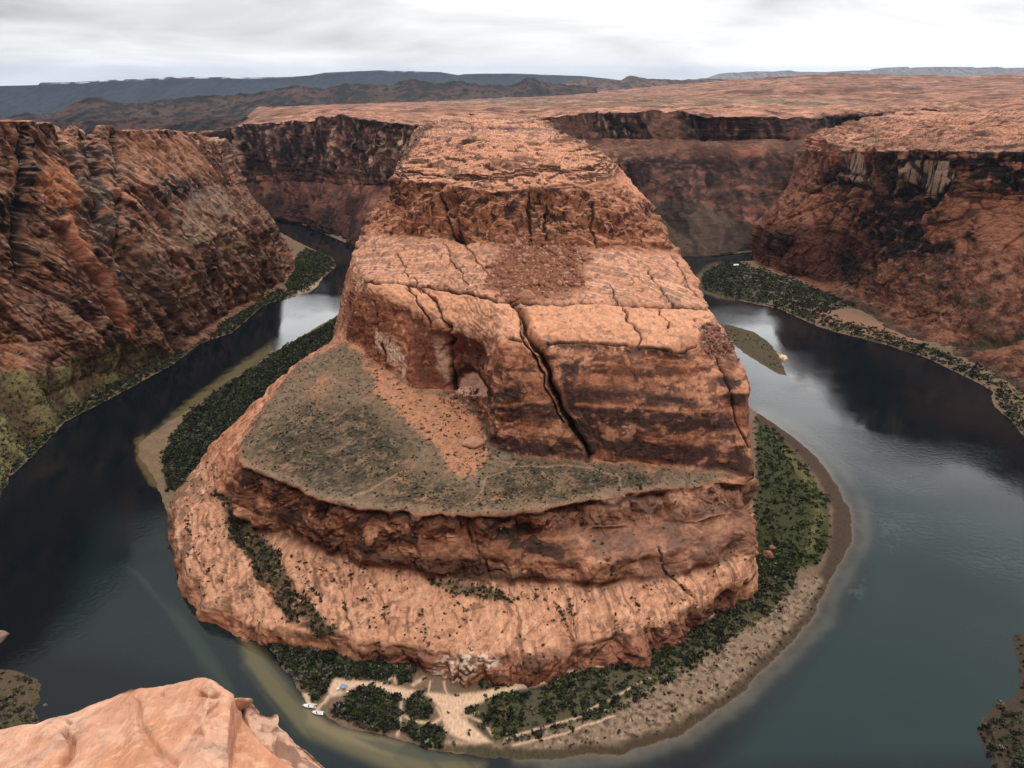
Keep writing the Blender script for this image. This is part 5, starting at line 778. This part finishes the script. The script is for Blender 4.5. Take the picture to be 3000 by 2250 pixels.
# tiny scrub on the butte terrace and slopes
bm = butte_m; G = butte_G; tn = fbm(G[..., 0] / 12, G[..., 1] / 12, 0 * G[..., 0], 3, off=61.); flat = sst(.55, .25, bm['st'])
P, idx = pick(G, flat * (bm['terr'] * (.10 + .16 * bm['dk']) * (1 - .55 * bm['orange']) * sst(-.5, .3, tn)))
scatter_mass('terrace_scrub', P, .35 + .75 * rg.random(len(P)) ** 3, tint(len(P), (6, 4, .4, 2, .5)), 'tiny dark shrubs dotted over the olive terrace at the foot of the high wall')
P, idx = pick(G, bm['gv'] * .30 * sst(-.5, .2, tn + .2)); scatter_mass('slope_scrub', P, .7 + 1.3 * rg.random(len(P)) ** 2, tint(len(P), (6, 3, .3, .6, .3)), 'dark green brush filling the gullies down the lower left slope of the rock')
P, idx = pick(G, (bm['mid'] * .045 + bm['low'] * .085 + bm['toe'] * .05 + .03 * bm['whites']) * sst(-.15, .35, tn)); scatter_mass('slope_scrub', P, .28 + .75 * rg.random(len(P)) ** 3, tint(len(P), (6, 3, .3, .8, .2)), 'fine dark scrub sprinkled over the orange slopes below the terrace')
wpy_ = butte_py + 3 * tn * 3; jl = np.zeros_like(tn)
for ln in ([(640,1440),(700,1560),(760,1700),(830,1800)], [(1080,1660),(1110,1740),(1160,1860)], [(950,1660),(1000,1760),(1030,1830)], [(1620,1760),(1680,1880)], [(1655,1760),(1700,1870)], [(1930,1600),(1975,1680),(2050,1780)], [(560,1600),(560,1700)], [(1250,1690),(1480,1735)], [(1880,1420),(1900,1480)], [(700,1480),(770,1600),(850,1720)], [(870,1640),(920,1740),(960,1830)], [(1010,1650),(1060,1760),(1090,1860)], [(1180,1690),(1230,1800),(1260,1890)], [(1330,1730),(1380,1830)], [(1480,1740),(1530,1850)], [(1760,1730),(1820,1850)], [(1840,1720),(1900,1820)], [(520,1480),(580,1620),(680,1760)], [(1250,1720),(1400,1750),(1560,1760),(1620,1740)], [(1560,1560),(1600,1640)], [(1700,1500),(1740,1580),(1800,1680)], [(1100,1520),(1130,1600)]):
    jl = np.maximum(jl, linem(butte_px + 4 * tn, butte_py, ln, 5))
P, idx = pick(G, jl * .26 * sst(-.35, .3, tn)); scatter_mass('slope_scrub', P, .6 + .9 * rg.random(len(P)), tint(len(P), (6, 3, .3, .6, 0)), 'rows of dark shrubs growing along the straight cracks in the lower slope')
P, idx = pick(left_G, .11 * left_tal * sst(-.3, .2, fbm(left_G[..., 0] / 14, left_G[..., 1] / 14, 0 * left_G[..., 0], 3)) * (1 + 3 * sst(1200, 1350, left_py + .35 * left_px))); scatter_mass('talus_scrub', P, .4 + 1.4 * rg.random(len(P)) ** 3, tint(len(P), (6, 3, 1, .5, .4)), 'dark shrubs on the green ribbed slope below the left canyon wall')
P, idx = pick(floor_pts, .09 * beach * noS * sst(-.3, .4, ff2)); scatter_mass('beach_scrub', P, .35 + .45 * rg.random(len(P)), tint(len(P), (3, 2, .3, 3, .5)), 'tiny brown tufts dotted over the long sandy beach')
# ------------------------------------------------------------------ shrubs one can count, each its own object
def shrub_mesh(i):
    V = blob_tris(150, 1., rg, .8, .17); c = (MIDG * .75)[None] * (.65 + .7 * rg.random((150, 1))).repeat(3, 0)
    me = soup_obj('desert_shrub', V, np.arange(450).reshape(-1, 3), M_leaf, c, link=False); return me
SH = [shrub_mesh(i) for i in range(6)]
used = {}
def place(P, rad, name, label, group, cat='bush'):
    for p, r in zip(P, rad):
        o = SH[rg.integers(0, 6)].copy(); o.name = name; S.collection.objects.link(o)
        o.location = tuple(p - np.array([0, 0, .12])); o.scale = (r, r * (.85 + .3 * rg.random()), r * (.75 + .3 * rg.random())); o.rotation_euler = (0, 0, rg.random() * 6.28)
        o['label'] = label; o['category'] = cat; o['group'] = group
def spaced(P, nmax, dmin):
    out = []
    for p in P[rg.permutation(len(P))]:
        if all((p[0] - q[0]) ** 2 + (p[1] - q[1]) ** 2 > dmin * dmin for q in out): out.append(p)
        if len(out) >= nmax: break
    return out
P, _ = pick(G, bm['low'] * .02 * sst(-.3, .3, tn)); Q = spaced(P, 165, 4.); place(Q, .75 + .75 * rg.random(len(Q)), 'desert_shrub', 'small round dark shrub alone on the pale orange lower slope of the rock', 'shrubs on the lower orange slope')
P, _ = pick(floor_pts, .02 * np.clip(beach + .6 * (campsand > .6), 0, 1) * (sd_ > 3)); Q = spaced(P, 75, 6.); place(Q, .8 + .8 * rg.random(len(Q)), 'beach_shrub', 'dark round shrub standing alone on the pale sand beside the river', 'shrubs on the sandy beach')
P, _ = pick(G, bm['orange'] * bm['terr'] * .03); Q = spaced(P, 60, 4.5); place(Q, .8 + .8 * rg.random(len(Q)), 'terrace_shrub', 'dark shrub on the orange sandy patch of the terrace under the high wall', 'shrubs on the orange patch of the terrace')
bpy.data.objects.remove(SH.pop()) if False else None
# ================================================================== BOULDERS
M_bould = rock_mat('boulder_stone', 1.2, 4., .6)
def ico(sub=2):
    import bmesh
    bm_ = bmesh.new(); bmesh.ops.create_icosphere(bm_, subdivisions=sub, radius=1); V = np.array([v.co[:] for v in bm_.verts]); T = np.array([[v.index for v in f.verts] for f in bm_.faces]); bm_.free(); return V, T
IV, IT = ico(3); IV1, IT1 = ico(1)
def boulder(name, loc, size, label, col, seed, **kw):
    V = IV.copy(); n_b = fbm(V[:, 0] * .9 + seed, V[:, 1] * .9, V[:, 2] * .9, 3); V = V * (1 + .45 * n_b)[:, None]
    for k in range(5):
        a = np.random.default_rng(seed * 7 + k).normal(size=3); a /= np.linalg.norm(a); h = V @ a; V = V - np.clip(h - .72, 0, None)[:, None] * a * .85
    V = V * np.array(size); c = np.broadcast_to(col, V.shape) * (.85 + .4 * fbm(V[:, 0], V[:, 1], V[:, 2], 3))[:, None]
    o = soup_obj(name, V, IT, M_bould, np.clip(c, .01, .8), label=label, category='boulder', **kw); o.location = loc; return o
def on(Gs, pxs, pys, x, y):
    i = np.argmin((pxs - x) ** 2 + (pys - y) ** 2 + 0); return Gs.reshape(-1, 3)[i]
gpx, gpy = project(butte_G)
def onb(x, y):
    m = (gpx - x) ** 2 + (gpy - y) ** 2; c = np.argsort(m.ravel())[:40]; q = butte_G.reshape(-1, 3)[c]; return q[np.argmin(q[:, 1])]
boulder('boulder', tuple(onb(1542, 866)), (6.5, 5, 5), 'big rounded orange boulder at the lower edge of the red rubble slope', C(.46,.22,.14), 3)
boulder('boulder', tuple(onb(1081, 815)), (6, 5, 3.4), 'flat topped orange boulder perched on the left shoulder of the rock', C(.54,.30,.19), 5)
boulder('boulder', tuple(onb(1378, 1290)), (8, 6.5, 4.2), 'large smooth pink boulder on the sandy patch between the terrace and the wall', C(.56,.29,.19), 9)
boulder('boulder', Pz(1867, 1932, 5), (1.9, 1.7, 1.6), 'small white boulder at the foot of the lower slope beside dark bushes', C(.74,.70,.64), 12)
boulder('boulder', Pz(2250, 1630, 3), (4.2, 5.0, 5.0), 'tall broken red boulder among green bushes right of the rock', C(.42,.18,.11), 15)
boulder('boulder', Pz(2262, 1608, 3), (2.6, 2.4, 2.8), 'smaller red boulder leaning behind the tall one among green bushes', C(.45,.21,.13), 17)
boulder('boulder', Pz(-8, 1868, 1), (5.8, 5.5, 4.2), 'pale brown boulder rising from the dark river at the left edge', C(.34,.22,.16), 21)
boulder('boulder', Pz(134, 2068, -.4), (1.6, 1.1, 1.2), 'small dark boulder breaking the water near the lower left bank', C(.16,.13,.11), 23)
# rubble below the upper cliff
def rubble(mask, dens, r0, r1, label, cols):
    P, _ = pick(butte_G, mask * dens); nn = len(P); rad = r0 + (r1 - r0) * rg.random(nn) ** 3
    V = IV1[None] * (1 + .35 * rg.normal(size=(nn, len(IV1), 1)).clip(-1, 1)) * rad[:, None, None] * (.7 + .6 * rg.random((nn, 1, 3))) + P[:, None]
    T = IT1[None] + (np.arange(nn) * len(IV1))[:, None, None]; c = np.array(cols)[rg.integers(0, len(cols), nn)][:, None].repeat(len(IV1), 1)
    soup_obj('rubble', V.reshape(-1, 3), T.reshape(-1, 3), M_bould, c.reshape(-1, 3), kind='stuff', label=label, category='rubble')
rubble(bm['rub'], .11, .5, 2.4, 'red brown rubble fan spilling down the bench from the upper cliff', [C(.30,.12,.07), C(.42,.22,.15), C(.22,.09,.055)])
rubble(bm['rub2'] + bm['rub3'], .18, .5, 2.0, 'dark red rubble heaped below the pale arch and on the right shoulder', [C(.22,.085,.055), C(.36,.20,.14), C(.14,.06,.045)])
rubble(bm['top'] * .3 + bm['low'] * .25 + bm['mid'] * .2, .012, .3, 1.2, 'loose stones scattered over the slopes and top of the rock', [C(.40,.2,.13), C(.26,.12,.08)])
# ================================================================== BOATS, CAMP
M_white = flat_mat('white_gelcoat', (.78, .78, .76), .35); M_blk = flat_mat('dark_vinyl', (.04, .04, .045), .5); M_alu = flat_mat('grey_metal', (.35, .36, .37), .4, .6)
M_blue = flat_mat('blue_canvas', (.20, .30, .48), .8); M_tarp = flat_mat('pale_tarp', (.80, .74, .62), .8); M_skin = flat_mat('sand_plastic', (.6, .6, .58), .5)
def smesh(name, V, Fs, mat, parent=None, **kw):
    me = bpy.data.meshes.new(name); me.from_pydata([tuple(map(float, v)) for v in V], [], Fs); me.update(); me.materials.append(mat); o = bpy.data.objects.new(name, me); S.collection.objects.link(o)
    if parent: o.parent = parent
    for k, v in kw.items(): o[k] = v
    return o
def box(cx, cy, cz, sx, sy, sz, taper=1.):
    V = [(cx + a * sx / 2 * (taper if c > 0 else 1), cy + b_ * sy / 2 * (taper if c > 0 else 1), cz + c * sz / 2) for c in (-1, 1) for b_ in (-1, 1) for a in (-1, 1)]
    return V, [(0, 2, 3, 1), (4, 5, 7, 6), (0, 1, 5, 4), (2, 6, 7, 3), (0, 4, 6, 2), (1, 3, 7, 5)]
def boxes(lst):
    V, Fs = [], []
    for b_ in lst:
        v, f = box(*b_); k = len(V); V += v; Fs += [tuple(i + k for i in q) for q in f]
    return V, Fs
def boat(loc, rz, L, label, cover):
    e = bpy.data.objects.new('motor_boat', None); S.collection.objects.link(e); e.location = loc; e.rotation_euler = (0, 0, rz); e['label'] = label; e['category'] = 'boat'; e['group'] = 'boats pulled up at the sandy landing'
    ns = 15; V = []; Fs = []
    for i in range(ns):                    # stations from stern to bow
        t = i / (ns - 1); x = (t - .5) * L; w = L * .19 * (1 - max(0, (t - .45) / .55) ** 2.4) + .02; s = .25 * t ** 2
        V += [(x, -w, .62 + s), (x, -w * .86, .12 + s * .9), (x, -w * .3, -.18 + s * 1.1), (x, w * .3, -.18 + s * 1.1), (x, w * .86, .12 + s * .9), (x, w, .62 + s), (x, w * .80, .60 + s), (x, w * .72, .22 + s * .5), (x, -w * .72, .22 + s * .5), (x, -w * .80, .60 + s)]
    for i in range(ns - 1):
        for j in range(10): a = i * 10 + j; b2 = i * 10 + (j + 1) % 10; Fs.append((a, b2, b2 + 10, a + 10))
    Fs.append(tuple(range(9, -1, -1))); Fs.append(tuple((ns - 1) * 10 + j for j in range(10)))
    smesh('hull', V, Fs, M_white, e)
    smesh('foredeck', *boxes([(L * .27, 0, .78, L * .20, L * .24, .05, .8)]), M_white, e)
    smesh('console', *boxes([(L * .03, L * .05, .70, .5, .5, .75, .8)]), M_blk, e); smesh('windscreen', *boxes([(L * .09, L * .05, 1.2, .05, .55, .35, .9)]), M_alu, e)
    smesh('seat', *boxes([(-L * .12, 0, .50, .5, L * .28, .28)]), M_skin, e); smesh('seat', *boxes([(-L * .28, 0, .50, .5, L * .28, .28)]), M_skin, e)
    m_ = smesh('outboard_motor', *boxes([(-L * .53, 0, .85, .45, .35, .5, .75), (-L * .53, 0, .3, .16, .14, .8)]), M_blk, e)
    if cover: smesh('rail', *boxes([(-L * .1, L * .17, .95, L * .5, .04, .04), (-L * .1, -L * .17, .95, L * .5, .04, .04), (-L * .3, L * .17, .8, .04, .04, .35), (L * .1, L * .17, .8, .04, .04, .35)]), M_alu, e)
    return e
boat(Pz(907, 2070, .05), R(183 - 8), 7.4, 'larger white motor boat nosed into the sandy landing, upstream one of the pair', True)
boat(Pz(930, 2090, .05), R(-10 + 180), 6.2, 'smaller white motor boat with a dark console beside the larger one', False)
def canopy(loc, rz, w, d_, h, mat, label, name='canopy_tent'):
    e = bpy.data.objects.new(name, None); S.collection.objects.link(e); e.location = loc; e.rotation_euler = (0, 0, rz); e['label'] = label; e['category'] = 'canopy'
    V = [(-w / 2, -d_ / 2, h), (w / 2, -d_ / 2, h), (w / 2, d_ / 2, h), (-w / 2, d_ / 2, h), (-w * .1, 0, h + .5), (w * .1, 0, h + .5)] ; V += [(x, y, z - .06) for x, y, z in V[:4]] + [(x * .98, y * .98, h - .30) for x, y, z in V[:4]]
    smesh('roof', V, [(0, 1, 5, 4), (1, 2, 5), (2, 3, 4, 5), (3, 0, 4), (6, 7, 1, 0), (7, 8, 2, 1), (8, 9, 3, 2), (9, 6, 0, 3), (10, 11, 7, 6), (11, 12, 8, 7), (12, 13, 9, 8), (13, 10, 6, 9)], mat, e)
    for a in (-1, 1):
        for b2 in (-1, 1): smesh('leg', *boxes([(a * w * .47, b2 * d_ * .47, h / 2 - .1, .07, .07, h)]), M_alu, e)
canopy(Pz(1007, 2020, 2.2), R(-8), 3.2, 2.8, 2.2, M_blue, 'pale blue canopy standing on the sand above the two boats')
canopy(Pz(1135, 1940, 2.6), R(4), 3.4, 2.6, 2.2, M_tarp, 'cream roofed shelter at the end of the path among dark bushes', 'shelter')
def cooler(px_, py_, label, w=.9, mat=None):
    e = bpy.data.objects.new('cooler_box', None); S.collection.objects.link(e); e.location = Pz(px_, py_, 2.4); e['label'] = label; e['category'] = 'cool box'
    smesh('body', *boxes([(0, 0, .3, w, w * .7, .6)]), M_white, e); smesh('lid', *boxes([(0, 0, .66, w * 1.05, w * .74, .1, .94)]), M_white, e)
cooler(990, 2020, 'white cool box on the sand just left of the blue canopy', 1.3); cooler(1018, 2029, 'white cool box on the sand right of the blue canopy', .9); cooler(1145, 1945, 'white box standing beside the cream roofed shelter', 1.2)
for q, (a, b2) in enumerate(((2152, 778), (2160, 778))):
    e = bpy.data.objects.new('camp_tent', None); S.collection.objects.link(e); e.location = Pz(a, b2, 2.5); e['category'] = 'tent'; e['label'] = ('white tent on the scrubby point across the river, left one of two', 'white tent on the scrubby point across the river, right one of two')[q]
    V = [(-2, -2, 0), (2, -2, 0), (2, 2, 0), (-2, 2, 0), (-2, 0, 2.6), (2, 0, 2.6)]; smesh('canvas', V, [(0, 1, 5, 4), (3, 4, 5, 2), (0, 4, 3), (1, 2, 5)], M_white, e)
# ================================================================== HAZE
mh = bpy.data.materials.new('haze_air'); mh.use_nodes = True; nh = mh.node_tree.nodes; nh.clear(); oo = nh.new('ShaderNodeOutputMaterial'); pv = nh.new('ShaderNodeVolumePrincipled')
pv.inputs['Color'].default_value = (.62, .78, 1.0, 1); pv.inputs['Density'].default_value = 1.1e-5; pv.inputs['Anisotropy'].default_value = .1; mh.node_tree.links.new(pv.outputs[0], oo.inputs['Volume'])
V, Fs = boxes([(0, 31000, 14, 100000, 66000, 1430)]); hz = smesh('haze', V, Fs, mh); hz['kind'] = 'stuff'; hz['label'] = 'thin blue air haze over the canyon and the far mesas'
